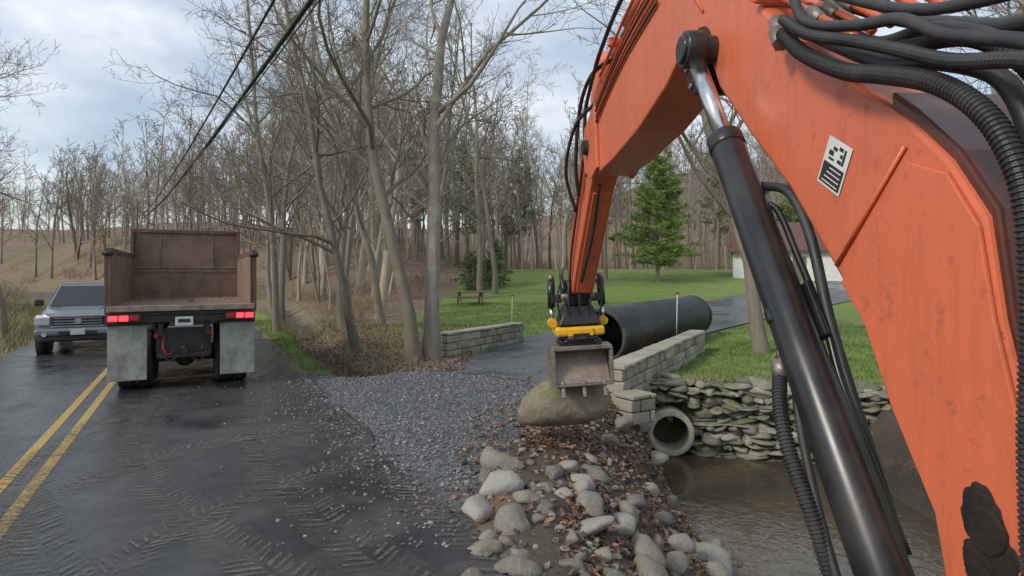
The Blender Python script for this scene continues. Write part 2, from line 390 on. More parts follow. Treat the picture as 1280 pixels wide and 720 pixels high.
track([(-2.4,8.2),(-3.4,7.6),(-4.2,6.4),(-4.3,5.2),(-3.7,4.0)],.38,.007)
track([(-1.4,7.0),(-2.3,5.9),(-2.8,4.7),(-2.7,3.6)],.38,.0085)
track([(-1.2,6.3),(-.6,5.2),(-.1,4.4),(.5,3.4)],.38,.0098)
track([(-6.0,9.5),(-5.6,7.9),(-5.0,6.2),(-3.9,4.9),(-2.9,3.9)],.40,.0112)
tk=mob('tire_tracks',V,F,M['mud'])
n=NT('dust_film'); g=n.noise(2.3,5,.8); h=n.noise(18,3,.8)
n.base((.12,.115,.105)); n.rough(.9); t2=n.n.new('ShaderNodeBsdfTransparent'); mx=n.n.new('ShaderNodeMixShader')
mk=n.math('MULTIPLY',n.ramp(g,[(.40,0.0),(.68,.6)]),n.ramp(h,[(.35,.15),(.65,1.0)]))
n.link(mk,mx.inputs[0]); n.link(t2.outputs[0],mx.inputs[1]); n.link(n.b.outputs[0],mx.inputs[2]); n.link(mx.outputs[0],n.out.inputs[0])
mob('dust_film',[v for q in FV for v in q],[tuple(range(4*i,4*i+4)) for i in range(len(FV))],n.m,tk)
mob('creek_water',[(1.2,-3,-1.2),(7.5,-3,-1.2),(7.5,10.4,-1.2),(1.8,12.2,-1.2)],[(0,1,2,3)],M['water'])

def inpoly(poly,nmax,rng=R):
    P=np.array(poly); lo=P.min(0);hi=P.max(0); q=rng.uniform(lo,hi,(nmax,2)); return q[pip(q[:,0],q[:,1],poly)]
def pebbles(name,pts,smin,smax,mat,zoff=0,sub=1):
    B,BFc=ICO[sub]; Vs=[];Fs=[];rr=[];o=0; zz=H(pts[:,0],pts[:,1]); s_,t_=road_st(pts[:,0],pts[:,1]); zz=np.where(t_<1.95,np.maximum(zz,0),zz)
    for (x,y),z in zip(pts,zz):
        s=R.uniform(smin,smax)*(1 if R.random()>.1 else 1.5)
        W=B*(1+R.uniform(-.25,.25,(len(B),1)))*np.array([s,s*R.uniform(.6,1),s*R.uniform(.4,.75)])
        an=R.uniform(0,6.28); ca,sa=math.cos(an),math.sin(an)
        W=np.stack([W[:,0]*ca-W[:,1]*sa+x,W[:,0]*sa+W[:,1]*ca+y,W[:,2]+z+s*.2+zoff],1)
        Vs.append(W); Fs.append(np.array(BFc)+o); o+=len(B); rr.append(np.full(len(B),R.random()))
    return mob(name,np.vstack(Vs),np.vstack(Fs),mat,rnd=np.concatenate(rr))
p1=inpoly(APR,34000)
s_,t_=road_st(p1[:,0],p1[:,1]); keep=(t_>1.9)|(R.random(len(t_))<np.exp(-(1.95-t_)*3.0)*.8)
p1=p1[keep][:15000]
pebbles('gravel',p1,.009,.023,M['gravel'])

# riprap
parts=[]
placed=[]
def addrock(x,y,s,zf=.1):
    sz=(s*R.uniform(.95,1.35),s*R.uniform(.75,1.05),s*R.uniform(.5,.85)); W,Fc=rock(sz,3)
    parts.append((W+np.array([x,y,float(H(x,y))+sz[2]*zf]),Fc,R.random()))
tries=0
for tgt,lo,hi in ((26,.15,.215),(95,.06,.14)):
    while len(placed)<tgt and tries<9000:
        tries+=1
        y=R.uniform(3.6,6.7); x=R.uniform(-.3,2.3)
        if y>5.9 and R.random()<.6: continue
        s=R.uniform(lo,hi)*(1 if y>4.3 else .85)
        if all((x-a)**2+(y-b)**2>(.9*(s+c))**2 for a,b,c in placed):
            placed.append((x,y,s)); addrock(x,y,s,.15)
for x,y,s in [(1.35,8.3,.15),(1.6,8.9,.17),(.95,7.3,.10),(2.1,7.9,.18),(2.2,6.6,.26),(2.45,5.9,.28),(2.75,5.3,.27),(3.1,5.0,.26),(2.4,7.2,.2),(1.75,7.6,.12),(2.2,9.3,.2),(2.15,10.2,.22),(1.9,9.7,.2),(3.5,4.6,.3),(2.9,4.5,.3),(1.2,9.2,.2),(2.7,6.1,.2),(1.7,6.9,.15),(3.6,5.2,.22),(3.05,5.7,.18)]:
    addrock(x,y,s,.3)
merge('riprap_rocks',parts,M['riprap'],smooth=True)
q=R.uniform((-.35,3.6),(2.6,10.2),(1500,2)); c_=chan(q[:,0],q[:,1]); q=q[(c_>.02)|(q[:,0]<.4)]
q=q[(q[:,1]<9.6)&~((q[:,0]<.2)&(q[:,1]>7.5))]
pebbles('bank_stones',q[:420],.018,.05,M['riprap'],sub=2)

# dry stack wall along bank
parts=[]
wa=np.array([2.35,11.42]); wb=np.array([6.4,10.25]); L=np.linalg.norm(wb-wa); wd=(wb-wa)/L; wn=np.array([wd[1],-wd[0]]); wn=wn if wn[1]<0 else -wn
cul=np.array([.60,-.79])
z=-1.35; an0=math.atan2(wd[1],wd[0])
while z<-.02:
    h=R.uniform(.05,.13); u=-.1+R.uniform(0,.2)
    while u<L:
        l=R.uniform(.10,.5)
        if math.hypot(u+l/2-cul[0],(z+h/2)-cul[1])>.38+l*.27 and not(abs(u+l/2-cul[0])<.34 and z<cul[1]-.05):
            dpt=R.uniform(.3,.45); hh=h*R.uniform(.75,1.3)
            c=wa+wd*(u+l/2)+wn*(R.uniform(-.08,.11)+.02-(z+.6)*.12)
            W,Fc=rock((l*.60,dpt*.6,hh*.70),3,p=22,k=5,rot=False,rough=.03)
            W=W@np.array(Matrix.Rotation(an0+R.normal(0,.16),3,'Z')@Matrix.Rotation(R.normal(0,.13),3,'Y')).T+np.array([c[0],c[1],z+h/2+R.normal(0,.02)])
            parts.append((W,Fc,R.random()))
        u+=l*.95
    z+=h*.93
for i in range(26):
    u=R.uniform(0,L); c=wa+wd*u-wn*R.uniform(-.1,.35); W,Fc=rock((R.uniform(.14,.34),R.uniform(.1,.22),R.uniform(.05,.13)),3); 
    parts.append((W+np.array([c[0],c[1],R.uniform(0,.08)]),Fc,R.random()))
w=merge('dry_stone_wall',parts,M['drystone'],smooth=True)
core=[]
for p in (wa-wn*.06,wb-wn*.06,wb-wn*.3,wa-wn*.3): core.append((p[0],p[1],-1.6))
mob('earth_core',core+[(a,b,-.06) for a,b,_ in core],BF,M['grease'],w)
cp=wa+wd*cul[0]; cv=empty('concrete_culvert',(cp[0],cp[1],cul[1]),an0+.12)
def ring(name,parent,r0,r1,y0,y1,mat,n=40):
    V=[];F=[]
    for y,r in((y0,r1),(y0,r0),(y1,r0),(y1,r1)):
        for j in range(n): a=j*2*math.pi/n; V.append((r*math.cos(a),y,r*math.sin(a)))
    for k in range(4):
        for j in range(n): a=k*n+j;b=k*n+(j+1)%n;c=((k+1)%4)*n+(j+1)%n;d=((k+1)%4)*n+j; F.append((a,b,c,d))
    return mob(name,V,F,mat,parent,smooth=False,bevel=.01)
ring('barrel',cv,.315,.385,-.55,.55,M['concrete']); ring('collar',cv,.384,.41,-.53,-.36,M['concrete'])
cyl('silted_end',cv,(0,.05,0),(0,.3,0),.313,M['concrete'])
# block walls
def block_wall(name,a,b,courses,h,dep):
    a=np.array(a,float);b=np.array(b,float);L=np.linalg.norm(b-a);d=(b-a)/L;an=math.atan2(d[1],d[0]);parts=[]
    for k in range(courses+1):
        cap=k==courses; hh=.075 if cap else h; z0=k*h-.25
        u=-(.2 if k%2 else 0)
        l=.42
        while u<L-.05:
            u0=max(u,0);u1=min(u+l,L); 
            if u1-u0>.08:
                ll=u1-u0-.012; dd=dep*(1.12 if cap else 1)+R.uniform(-.03,.03)
                Vb=[]
                for sx,sy,sz in [(-1,-1,-1),(1,-1,-1),(1,1,-1),(-1,1,-1),(-1,-1,1),(1,-1,1),(1,1,1),(-1,1,1)]:
                    Vb.append((sx*(ll/2-R.uniform(0,.01)),sy*dd/2+R.uniform(-.018,.018),sz*(hh/2-.004-R.uniform(0,.006))))
                c=a+d*(u0+u1)/2; zb=float(H(*(a+d*L/2)))
                W=np.array(Vb)@np.array(Matrix.Rotation(an+R.normal(0,.012),3,'Z')).T+np.array([c[0],c[1],z0+hh/2+max(zb,0)])
                parts.append((W,BF,R.random()))
            u+=l
    return merge(name,parts,M['block'],bevel=.018)
block_wall('block_wall',(1.62,9.75),(4.9,15.8),4,.19,.36)
block_wall('block_wall',(-1.75,15.0),(.25,18.3),4,.19,.34)
block_wall('block_wall',(1.70,9.3),(2.15,9.6),2,.19,.4)
# black corrugated culvert pipe on the drive
pa=np.array([1.95,13.4]);pb=np.array([5.95,19.9]);PL=np.linalg.norm(pb-pa)
cp=empty('corrugated_pipe',(pa[0],pa[1],.66),math.atan2(pb[1]-pa[1],pb[0]-pa[0])-math.pi/2)
k=int(PL/.03); S=np.linspace(0,PL,k); ph=(S/.15)%1; rr=.65-.045*(np.clip(np.abs(ph-.5)*4-.8,0,1))
V,F=tube_geo([(0,s,0) for s in S],rr,48,caps=False); mob('outer_wall',V,F,M['corr'],cp,smooth=True)
ring('inner_wall',cp,.55,.595,.0,PL,M['corr']); ring('bell_end',cp,.55,.675,PL-.1,PL+.03,M['corr']); ring('spigot',cp,.55,.63,-.02,.05,M['corr'])
for x,y,h in((-.02,19.2,1.35),(4.35,15.9,1.55)):
    e=empty('reflector_stake',(x,y,float(H(x,y)))); cyl('rod',e,(0,0,0),(0.03,0,h),.012,M['siding'],n=6); cyl('reflector',e,(0.03,-.01,h-.02),(0.03,.01,h+.0),.05,M['redref'],n=12)

# carried boulder
W,Fc=rock((.64,.46,.36),4,p=6,k=12,rng=np.random.default_rng(21),rot=False,rough=.03)
W=W*(1+.05*np.sin(W[:,[1]]*9)*np.sin(W[:,[0]]*8+1))
merge('boulder',[(W+np.array([.68,7.5,.44]),Fc,.4)],M['boulder'],smooth=True)

# ------------------------------------------------------------------ excavator
ex=empty('excavator',(1.27,0,0),math.atan(.062))
boom=[(1.40,1.35),(1.44,1.52),(1.596,1.74),(1.70,1.95),(1.873,2.137),(2.118,2.397),(2.436,2.668),(2.72,2.93),(2.83,3.1),(2.93,3.24),(3.08,3.30),(3.22,3.27),(3.48,3.17),(4.10,3.06),(4.84,3.0),(5.5,2.98),(5.8,3.08),(5.93,3.28),(5.85,3.48),(5.6,3.6),(5.2,3.7),(4.4,3.86),(3.8,3.93),(3.3,3.88),(2.7,3.48),(2.118,2.93),(1.77,2.66),(1.536,2.489),(1.40,2.36),(1.30,2.22),(1.262,2.0),(1.20,1.78),(1.12,1.53),(1.16,1.35)]
prism('boom',ex,boom,-.17,.17,M['orange'],.016)
prism('boom_top_plate',ex,[(1.62,2.585),(1.53,2.515),(1.388,2.382),(1.283,2.235),(1.245,2.0),(1.183,1.79),(1.10,1.53),(1.13,1.38),(1.25,1.6),(1.33,2.0),(1.42,2.25),(1.6,2.45)],-.158,.21,M['orange_dk'],.01)  # dark brown cover laid over the boom's top face, darker than the boom
prism('boom_foot_plate',ex,[(1.395,1.37),(1.435,1.53),(1.585,1.75),(1.69,1.95),(1.80,2.07),(1.53,2.38),(1.40,2.33),(1.31,2.2),(1.272,2.0),(1.21,1.78),(1.14,1.54),(1.17,1.37)],-.182,-.171,M['orange'],.004)
cyl('weld_seam',ex,(-.176,1.83,2.12),(-.176,1.54,2.42),.006,M['orange'],n=8)
cyl('weld_seam_upper',ex,(-.172,2.9,3.35),(-.172,3.35,3.86),.009,M['orange'],n=8)
cyl('boom_foot_pin',ex,(-.192,1.285,1.55),(.26,1.285,1.55),.05,M['grease'],n=28,bevel=.006)
for i,(yy,zz,a,b) in enumerate(((1.285,1.56,.072,.075),(1.265,1.50,.06,.07),(1.30,1.46,.05,.06),(1.31,1.60,.05,.04))):
    W,Fc=rock((.006,a,b),4,rot=False,p=5,k=11,rough=.12); mob('grease_smear_%d'%i,W+np.array([-.1835,yy,zz]),Fc,M['grease'],ex,smooth=True)
cyl('lift_pin_boss',ex,(-.33,2.78,3.12),(.33,2.78,3.12),.065,M['black'],n=32,bevel=.01)
cyl('pivot_boss',ex,(-.185,2.95,3.13),(.185,2.95,3.13),.16,M['grease'],n=32,bevel=.015)
for i in range(6):
    a=i*1.047; cyl('bolt_%d'%i,ex,(-.2,2.95+.12*math.cos(a),3.13+.12*math.sin(a)),(-.184,2.95+.12*math.cos(a),3.13+.12*math.sin(a)),.014,M['steel'],n=6)
cyl('upper_pin',ex,(-.19,3.35,3.78),(.19,3.35,3.78),.05,M['grease'],n=24)
for k,(sx) in enumerate((-.27,.27)):
    top=np.array([sx,2.78,3.12]); bot=np.array([sx,1.15,.90]); d=(bot-top)/np.linalg.norm(bot-top)
    mid=top+d*.62
    cyl('lift_rod_%d'%k,ex,top,mid,.036,M['chrome'],n=32)
    cyl('lift_barrel_%d'%k,ex,mid-d*.0,bot,.066,M['black'],n=40,bevel=.006)
    cyl('lift_gland_%d'%k,ex,mid-d*.02,mid+d*.05,.070,M['black'],n=40,bevel=.008)
    cyl('lift_eye_%d'%k,ex,top+np.array([-.045,0,0]),top+np.array([.045,0,0]),.085,M['black'],n=32,bevel=.01)
cy,cz=1.845,2.425; e1=np.array([.075,.045]); e2=np.array([-.035,.065])
def decal(nm,u0,u1,v0,v1,m,x):
    P=[np.array([cy,cz])+e1*u+e2*v for u,v in((u0,v0),(u1,v0),(u1,v1),(u0,v1))]; mob(nm,[(x,p[0],p[1]) for p in P],[(0,1,2,3)],m,ex)
decal('decal_backing',-.75,.75,-1,1,M['white'],-.1735); decal('decal_panel',-.66,.66,-.9,-.02,M['decal_k'],-.1745)
for i in range(4): decal('decal_text_%d'%i,-.55,.5-.1*i,-.8+.2*i,-.75+.2*i,M['white'],-.1755)
for i,(a0,a1,b0,b1) in enumerate(((-.5,-.38,.15,.8),(-.35,-.1,.15,.3),(-.35,-.2,.4,.55),(-.3,-.05,.65,.8),(.1,.45,.12,.22),(.2,.5,.3,.5),(.05,.3,.55,.7))): decal('decal_mark_%d'%i,a0,a1,b0,b1,M['decal_k'],-.1745)
main=[(2.005,2.889),(1.882,2.778),(1.676,2.655),(1.51,2.59),(1.35,2.52),(1.231,2.43),(1.156,2.32),(1.12,2.19),(1.112,1.98),(1.115,1.75),(1.10,1.4)]
hose('corrugated_hose',ex,[(-.25,y,z) for y,z in main],.024,M['rubber'],14,.012)
for i,(dx,dy,dz,r,rb) in enumerate([(.05,.02,.05,.020,0),(.10,.03,.09,.02,.011),(.15,.05,.12,.018,0),(.03,.0,.12,.016,0),(-.01,-.05,.045,.017,.011),(.2,.05,.16,.02,0),(.08,-.02,.17,.015,0)]):
    pts=[(-.25+dx+.012*math.sin(j*1.3+i),y+dy+.015*math.sin(j*2.1+i*2)-(.03*j*.15*i if j>4 else 0),z+dz+.018*math.sin(j*1.7+i)) for j,(y,z) in enumerate(main)]
    hose('hydraulic_hose_%d'%i,ex,pts,r,M['rubber'],12,rb)
for i in range(6):
    x=-.17+i*.055; hose('hard_line_%d'%i,ex,[(x,1.75,2.78+.02*i),(x,1.95,2.93+.02*i),(x,2.2,3.12),(x,2.8,3.64),(x,3.4,4.0),(x,4.3,3.98),(x,5.3,3.82)],.013,M['pipe_or'],8)
    cyl('line_fitting_%d'%i,ex,(x,1.92,2.90+.02*i),(x,1.98,2.955+.02*i),.021,M['steel'],n=6)
for i,(y,z) in enumerate(((2.02,2.86),(2.10,2.93))):
    cyl('hose_fitting_%d'%i,ex,(-.25+.04*i,y,z),(-.23+.04*i,y+.07,z+.07),.027,M['steel'],n=6)
for i,(y,z) in enumerate(((2.3,3.16),(2.75,3.6),(3.8,4.02),(4.8,3.93))): box('clamp_%d'%i,ex,(-.03,y,z),(.36,.05,.07),M['orange'],(math.radians(35) if y<3 else 0,0,0))
hose('side_hose_a',ex,[(-.19,3.4,3.95),(-.22,4.2,4.05),(-.22,5.0,3.95),(-.2,5.6,3.8),(-.2,5.85,3.6),(-.17,6.0,3.2)],.018,M['rubber'],8)
hose('side_hose_b',ex,[(-.12,4.9,3.85),(-.2,5.5,3.9),(-.24,5.9,3.7),(-.24,6.15,3.2),(-.18,6.3,2.9)],.02,M['rubber'],8)
hose('side_hose_c',ex,[(-.12,5.6,3.7),(-.27,6.0,3.55),(-.31,6.35,3.15),(-.18,6.5,2.75)],.018,M['rubber'],8)
for i in range(4):
    hose('boom_side_line_%d'%i,ex,[(-.185,3.6,3.86-.05*i),(-.185,4.4,3.80-.05*i),(-.185,5.2,3.64-.05*i),(-.19,5.65,3.5-.06*i),(-.16,6.0,3.2-.05*i)],.011,M['orange_dk'] if i%2 else M['pipe_or'],6)
for i in range(3):
    hose('stick_line_%d'%i,ex,[(-.17-.0*i,5.9+.06*i,3.45),(-.165,6.35+.05*i,2.95),(-.165,6.85+.05*i,2.35),(-.15,7.1,2.0)],.013,M['pipe_or'] if i else M['rubber'],8)
cyl('stick_cylinder_barrel',ex,(0,3.5,4.12),(0,4.9,4.14),.075,M['orange'],n=28); cyl('stick_cylinder_rod',ex,(0,4.9,4.14),(0,5.6,4.1),.035,M['chrome'])
box('stick_cylinder_bracket',ex,(0,3.5,4.0),(.2,.22,.3),M['orange'])
stick=[(5.45,4.02),(5.62,4.17),(5.82,4.1),(6.05,3.6),(6.4,3.3),(7.38,1.98),(7.36,1.84),(7.22,1.8),(7.08,1.86),(6.0,2.92),(5.72,3.1),(5.62,3.4)]
prism('stick',ex,stick,-.125,.125,M['orange'],.014)
prism('stick_wear_plate',ex,[(6.02,2.90),(7.05,1.88),(7.03,1.86),(6.0,2.88)],-.085,.085,M['orange'],.003)
hose('stick_belly_hose',ex,[(-.05,5.9,2.95),(-.03,6.3,2.52),(-.05,6.7,2.12),(-.04,7.0,1.95)],.018,M['rubber'],8)
for s in(-1,1): prism('boom_tip_cheek_%d'%s,ex,[(5.3,3.02),(5.55,2.96),(5.85,3.06),(5.97,3.28),(5.88,3.5),(5.4,3.62)],s*.171 if s>0 else -.2,s*.2 if s>0 else -.171,M['orange'],.006)
cyl('boom_tip_pin',ex,(-.25,5.72,3.28),(.25,5.72,3.28),.07,M['grease'],n=24)
cyl('bucket_cylinder',ex,(0,6.25,3.5),(0,7.05,2.55),.06,M['black']); cyl('bucket_rod',ex,(0,7.05,2.55),(0,7.42,2.1),.03,M['chrome'])
tr=empty('tiltrotator'); tr.parent=ex; tr.location=(-.04,7.3,1.81); tr.rotation_euler=(0,math.radians(-3),0)
prism('quick_coupler',tr,[(-.2,.12),(-.14,.2),(.18,.2),(.26,.08),(.22,-.1),(-.16,-.1)],-.13,.13,M['black'],.015)
for s in(-1,1):
    prism('link_%d'%s,tr,[(-.12,.1),(.0,.32),(.1,.32),(.12,.05),(-.02,-.05)],s*.165-.015,s*.165+.015,M['black'],.006)
    cyl('tilt_barrel_%d'%s,tr,(s*.30,-.02,.2),(s*.31,-.0,-.12),.045,M['black']); cyl('tilt_rod_%d'%s,tr,(s*.31,0,-.12),(s*.31,0,-.3),.024,M['chrome'])
    cyl('tilt_cap_%d'%s,tr,(s*.298,-.02,.2),(s*.296,-.02,.27),.035,M['steel']); box('tilt_bracket_%d'%s,tr,(s*.25,0,-.02),(.13,.14,.1),M['black'])
    cyl('yellow_ring_%d'%s,tr,(s*.31,-.055,-.31),(s*.31,.06,-.31),.055,M['yellow'])
cyl('coupler_pin',tr,(-.2,-.12,-.0),(.2,-.12,0),.04,M['steel'])
cyl('coupler_pin_b',tr,(-.2,.16,.0),(.2,.16,0),.04,M['steel'])
hexa('rotator_housing',tr,[(-.26,-.2,-.34),(.26,-.2,-.34),(.26,.2,-.34),(-.26,.2,-.34)],[(-.16,-.15,-.1),(.16,-.15,-.1),(.16,.15,-.1),(-.16,.15,-.1)],M['black'])
box('yellow_body',tr,(0,0,-.41),(.58,.42,.11),M['yellow'],bevel=.03)
box('yellow_face',tr,(0,-.215,-.42),(.30,.03,.09),M['yellow'],bevel=.01)
box('dark_slot',tr,(0,-.222,-.455),(.2,.03,.05),M['grease'])
cyl('rotator_ring',tr,(0,0,-.46),(0,0,-.53),.24,M['black'],n=36)
box('lower_coupler',tr,(0,0,-.56),(.5,.34,.1),M['black'],bevel=.02)
for i in range(5):
    a=-1+.5*i; hose('tilt_hose_%d'%i,tr,[(a*.12,.1,.35),(a*.2,-.16,.22),(a*.26,-.22,.0),(a*.24,-.18,-.2),(a*.2,-.1,-.35)],.012,M['rubber'],6)
bk=empty('bucket',(0,0,-.6)); bk.parent=tr; bk.scale=(.95,1,.86)
prof=[(-.24,.0),(-.05,.04),(.16,.0),(.30,-.14),(.33,-.32),(.24,-.46),(.02,-.52),(-.2,-.5)]
V=[];F=[]; sw=.36
for x in(-sw,sw):
    for off in(0,.025):
        for y,z in prof:
            c=np.array([.0,-.25]); p=np.array([y,z]); q=p+(c-p)/np.linalg.norm(c-p)*off; V.append((x,q[0],q[1]))
m=len(prof)
for i in range(m-1):
    F.append((i,i+1,2*m+i+1,2*m+i)); F.append((m+i,3*m+i,3*m+i+1,m+i+1))
F.append((0,2*m,3*m,m)); F.append((m-1,2*m-1,4*m-1,3*m-1))
mob('shell',V,F,M['steel'],bk)
for s in(-1,1): prism('side_%d'%s,bk,prof,s*sw-.012,s*sw+.012,M['steel'],.004); box('side_cutter_%d'%s,bk,(s*.36,-.22,-.25),(.05,.04,.5),M['steel'])
box('cutting_edge',bk,(0,-.2,-.505),(.74,.14,.03),M['steel']); box('top_bar',bk,(0,-.23,-.0),(.74,.06,.06),M['steel'])
hexa('inner_plate',bk,[(-.34,-.2,-.49),(.34,-.2,-.49),(.34,-.17,-.49),(-.34,-.17,-.49)],[(-.34,.02,-.02),(.34,.02,-.02),(.34,.05,-.02),(-.34,.05,-.02)],M['sill'],.004)
for s in(-1,1): box('ear_%d'%s,bk,(s*.18,0,.05),(.04,.34,.1),M['steel'])
# gripper fingers folded down from the bucket edge onto the boulder
for s in(-1,0,1): prism('grip_tine_%d'%s,bk,[(-.22,-.45),(-.17,-.45),(-.20,-.60),(-.26,-.68),(-.29,-.66)],s*.26-.02,s*.26+.02,M['steel'],.006)
hose('cylinder_hose',ex,[(-.30,1.93,1.80),(-.345,1.84,1.68),(-.35,1.77,1.56),(-.33,1.68,1.40),(-.3,1.6,1.2),(-.25,1.5,1.0)],.023,M['rubber'],14,.011)
hose('cylinder_hose_b',ex,[(-.26,1.88,1.83),(-.30,1.83,1.72),(-.31,1.74,1.52),(-.31,1.62,1.30),(-.28,1.5,1.05)],.013,M['rubber'],10)
cyl('steel_elbow_a',ex,(-.30,1.90,1.88),(-.30,1.935,1.79),.018,M['chrome'],n=10); cyl('steel_elbow_b',ex,(-.30,1.90,1.88),(-.24,1.84,1.88),.016,M['chrome'],n=10)
cyl('hose_nut_a',ex,(-.303,1.925,1.82),(-.308,1.905,1.77),.027,M['steel'],n=6); cyl('hose_nut_b',ex,(-.26,1.88,1.845),(-.27,1.865,1.80),.022,M['steel'],n=6)
box('hose_block',ex,(-.27,1.86,1.87),(.07,.07,.04),M['black'])
hose('steel_line',ex,[(-.24,2.2,2.35),(-.2,2.14,2.32),(-.19,2.02,2.15),(-.19,1.86,1.93),(-.2,1.75,1.75),(-.2,1.5,1.4)],.012,M['black'],8)
hose('line_upper',ex,[(-.2,2.25,2.42),(-.17,2.12,2.38),(-.16,2.0,2.22),(-.17,1.85,1.9),(-.17,1.6,1.45)],.017,M['rubber'],10)
cyl('barrel_port',ex,(-.27,2.26,2.41),(-.2,2.22,2.38),.02,M['steel'],n=8)
box('barrel_clamp',ex,(-.27,1.93,1.96),(.15,.03,.05),M['black'],(math.radians(-35),0,0)); box('grease_rail',ex,(-.205,1.9,1.98),(.02,.05,.2),M['black'],(math.radians(-35),0,0))
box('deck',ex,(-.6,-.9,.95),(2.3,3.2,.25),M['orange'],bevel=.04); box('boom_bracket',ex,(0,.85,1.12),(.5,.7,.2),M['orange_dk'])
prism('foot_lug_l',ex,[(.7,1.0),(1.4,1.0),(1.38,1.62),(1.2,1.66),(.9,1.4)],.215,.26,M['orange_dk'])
for sx in(-1.6,.4):
    prism('track_%d'%int(sx*10),ex,[(-2.4,.35),(-2.1,.02),(.6,.02),(.9,.35),(.6,.72),(-2.1,.72)],sx-.25,sx+.25,M['rubber'],.1)

# ------------------------------------------------------------------ dump truck
tx,ty=-5.80,10.62; rz=math.atan2(-DX,DY)
T=empty('dump_truck',(tx,ty,.0),rz); T.scale=(.875,1,1)
box('bed_floor',T,(0,2.1,1.45),(2.5,4.2,.1),M['bedrust']); 
for s in(-1,1):
    box('bed_side_%d'%s,T,(s*1.27,2.1,1.95),(.07,4.2,.96),M['bedrust']); box('top_rail_%d'%s,T,(s*1.29,2.1,2.46),(.13,4.24,.1),M['bedout'])
    box('corner_post_%d'%s,T,(s*1.29,.06,1.93),(.12,.12,1.1),M['bedout'])
    for i in range(5): box('rib_%d_%d'%(s,i),T,(s*1.335,.7+.8*i,1.93),(.06,.1,.95),M['bedout'])
    box('front_side_wing_%d'%s,T,(s*1.24,4.0,2.75),(.07,.5,.55),M['bedout'])
    cyl('tailgate_pin_%d'%s,T,(s*1.2,-.02,2.42),(s*1.38,-.02,2.42),.04,M['chassis'])
    box('lamp_box_%d'%s,T,(s*1.03,.02,1.31),(.58,.1,.15),M['chassis'])
    for i in range(3): box('tail_lamp_%d_%d'%(s,i),T,(s*(.85+.18*i),-.04,1.31),(.15,.03,.09),M['tail'] if (i!=0) else M['taild'])
    box('mudflap_%d'%s,T,(s*.985,.12,.72),(.66,.02,.98),M['flap'],(math.radians(-2),0,0),bevel=.004)
    box('flap_bracket_%d'%s,T,(s*.985,.12,1.2),(.7,.06,.05),M['chassis'])
    for j,y in enumerate((.85,2.15,6.9)):
        for x in ((.72,1.06) if j<2 else (1.0,)):
            cyl('tire_%d_%d_%d'%(s,j,int(x*100)),T,(s*(x-.14),y,.52),(s*(x+.14),y,.52),.52,M['tire'],n=44,bevel=.04)
        cyl('rim_%d_%d'%(s,j),T,(s*1.1,y,.52),(s*1.215,y,.52),.28,M['rim'],n=28,bevel=.02)
        cyl('hub_%d_%d'%(s,j),T,(s*1.2,y,.52),(s*1.26,y,.52),.1,M['rim'],n=20)
    box('frame_rail_%d'%s,T,(s*.42,3.9,1.08),(.09,7.6,.24),M['chassis'])
    box('step_tank_%d'%s,T,(s*1.0,4.6,.85),(.5,1.1,.5),M['chassis'],bevel=.05)
    box('mirror_%d'%s,T,(s*1.42,6.6,2.35),(.08,.16,.4),M['chassis']); cyl('mirror_arm_%d'%s,T,(s*1.1,6.6,2.5),(s*1.42,6.6,2.5),.015,M['chassis'],n=8)
    cyl('stack_%d'%s,T,(s*.95,4.75,1.2),(s*.95,4.75,3.0),.065,M['chrome'])
box('headboard',T,(0,4.17,2.26),(2.5,.07,1.58),M['bedrust']); box('headboard_rail',T,(0,4.15,3.05),(2.62,.13,.09),M['bedout'])
for z in(2.12,2.2): box('headboard_crease_%d'%int(z*100),T,(0,4.125,z),(2.4,.025,.02),M['sill'])
for x in(-.62,.62): box('headboard_fold_%d'%int(x*100),T,(x,4.12,2.6),(.03,.03,.8),M['bedrust'])
box('cab_guard',T,(0,4.65,3.03),(2.4,.95,.05),M['bedout'])
box('rear_sill',T,(0,-.01,1.47),(2.62,.08,.1),M['sill']); box('rear_cross',T,(0,.05,1.39),(2.5,.1,.08),M['chassis'])
box('light_bar',T,(0,.06,1.3),(1.5,.06,.16),M['chassis'])
box('tailgate_folded',T,(0,.08,1.42),(2.3,.06,.05),M['bedout'])
W=[rock((R.uniform(.03,.06),R.uniform(.03,.06),.025),2)+(R.random(),) for _ in range(16)]
merge('bed_debris',[(w_+np.array([R.uniform(-1.1,1.1),R.uniform(1.5,4),1.51]),f_,r_) for w_,f_,r_ in W],M['riprap'],T,smooth=True)
box('license_plate',T,(.0,-.0,1.235),(.32,.012,.16),M['white']); box('plate_text',T,(0,-.009,1.24),(.22,.004,.06),M['decal_k'])
box('hitch_plate',T,(0,.2,.86),(1.0,.04,.5),M['chassis']); box('hitch_bar',T,(0,.14,.62),(.95,.08,.08),M['chassis'])
cyl('pintle',T,(0,.17,.75),(0,-.05,.72),.06,M['chassis']); 
hose('air_line_a',T,[(-.35,.17,1.0),(-.38,.05,.8),(-.3,.02,.66),(-.2,.1,.7)],.012,M['redref'],8); hose('air_line_b',T,[(.3,.17,1.0),(.33,.05,.75),(.22,.05,.7)],.015,M['cable'],8)
hose('chain_a',T,[(-.45,.17,.85),(-.3,.08,.55),(-.1,.1,.6)],.014,M['chassis'],6); hose('chain_b',T,[(.45,.17,.85),(.3,.08,.52),(.1,.1,.6)],.014,M['chassis'],6)
cyl('marker_l',T,(-.5,.12,.98),(-.5,.17,.98),.04,M['taild']); cyl('marker_r',T,(.5,.12,.98),(.5,.17,.98),.04,M['taild'])
for y in(.85,2.15): cyl('axle_%d'%int(y*100),T,(-1,y,.52),(1,y,.52),.09,M['chassis']); 
W,Fc=ICO[3]; mob('differential',W*np.array([.22,.24,.22])+np.array([0,.85,.55]),Fc,M['chassis'],T,smooth=True)
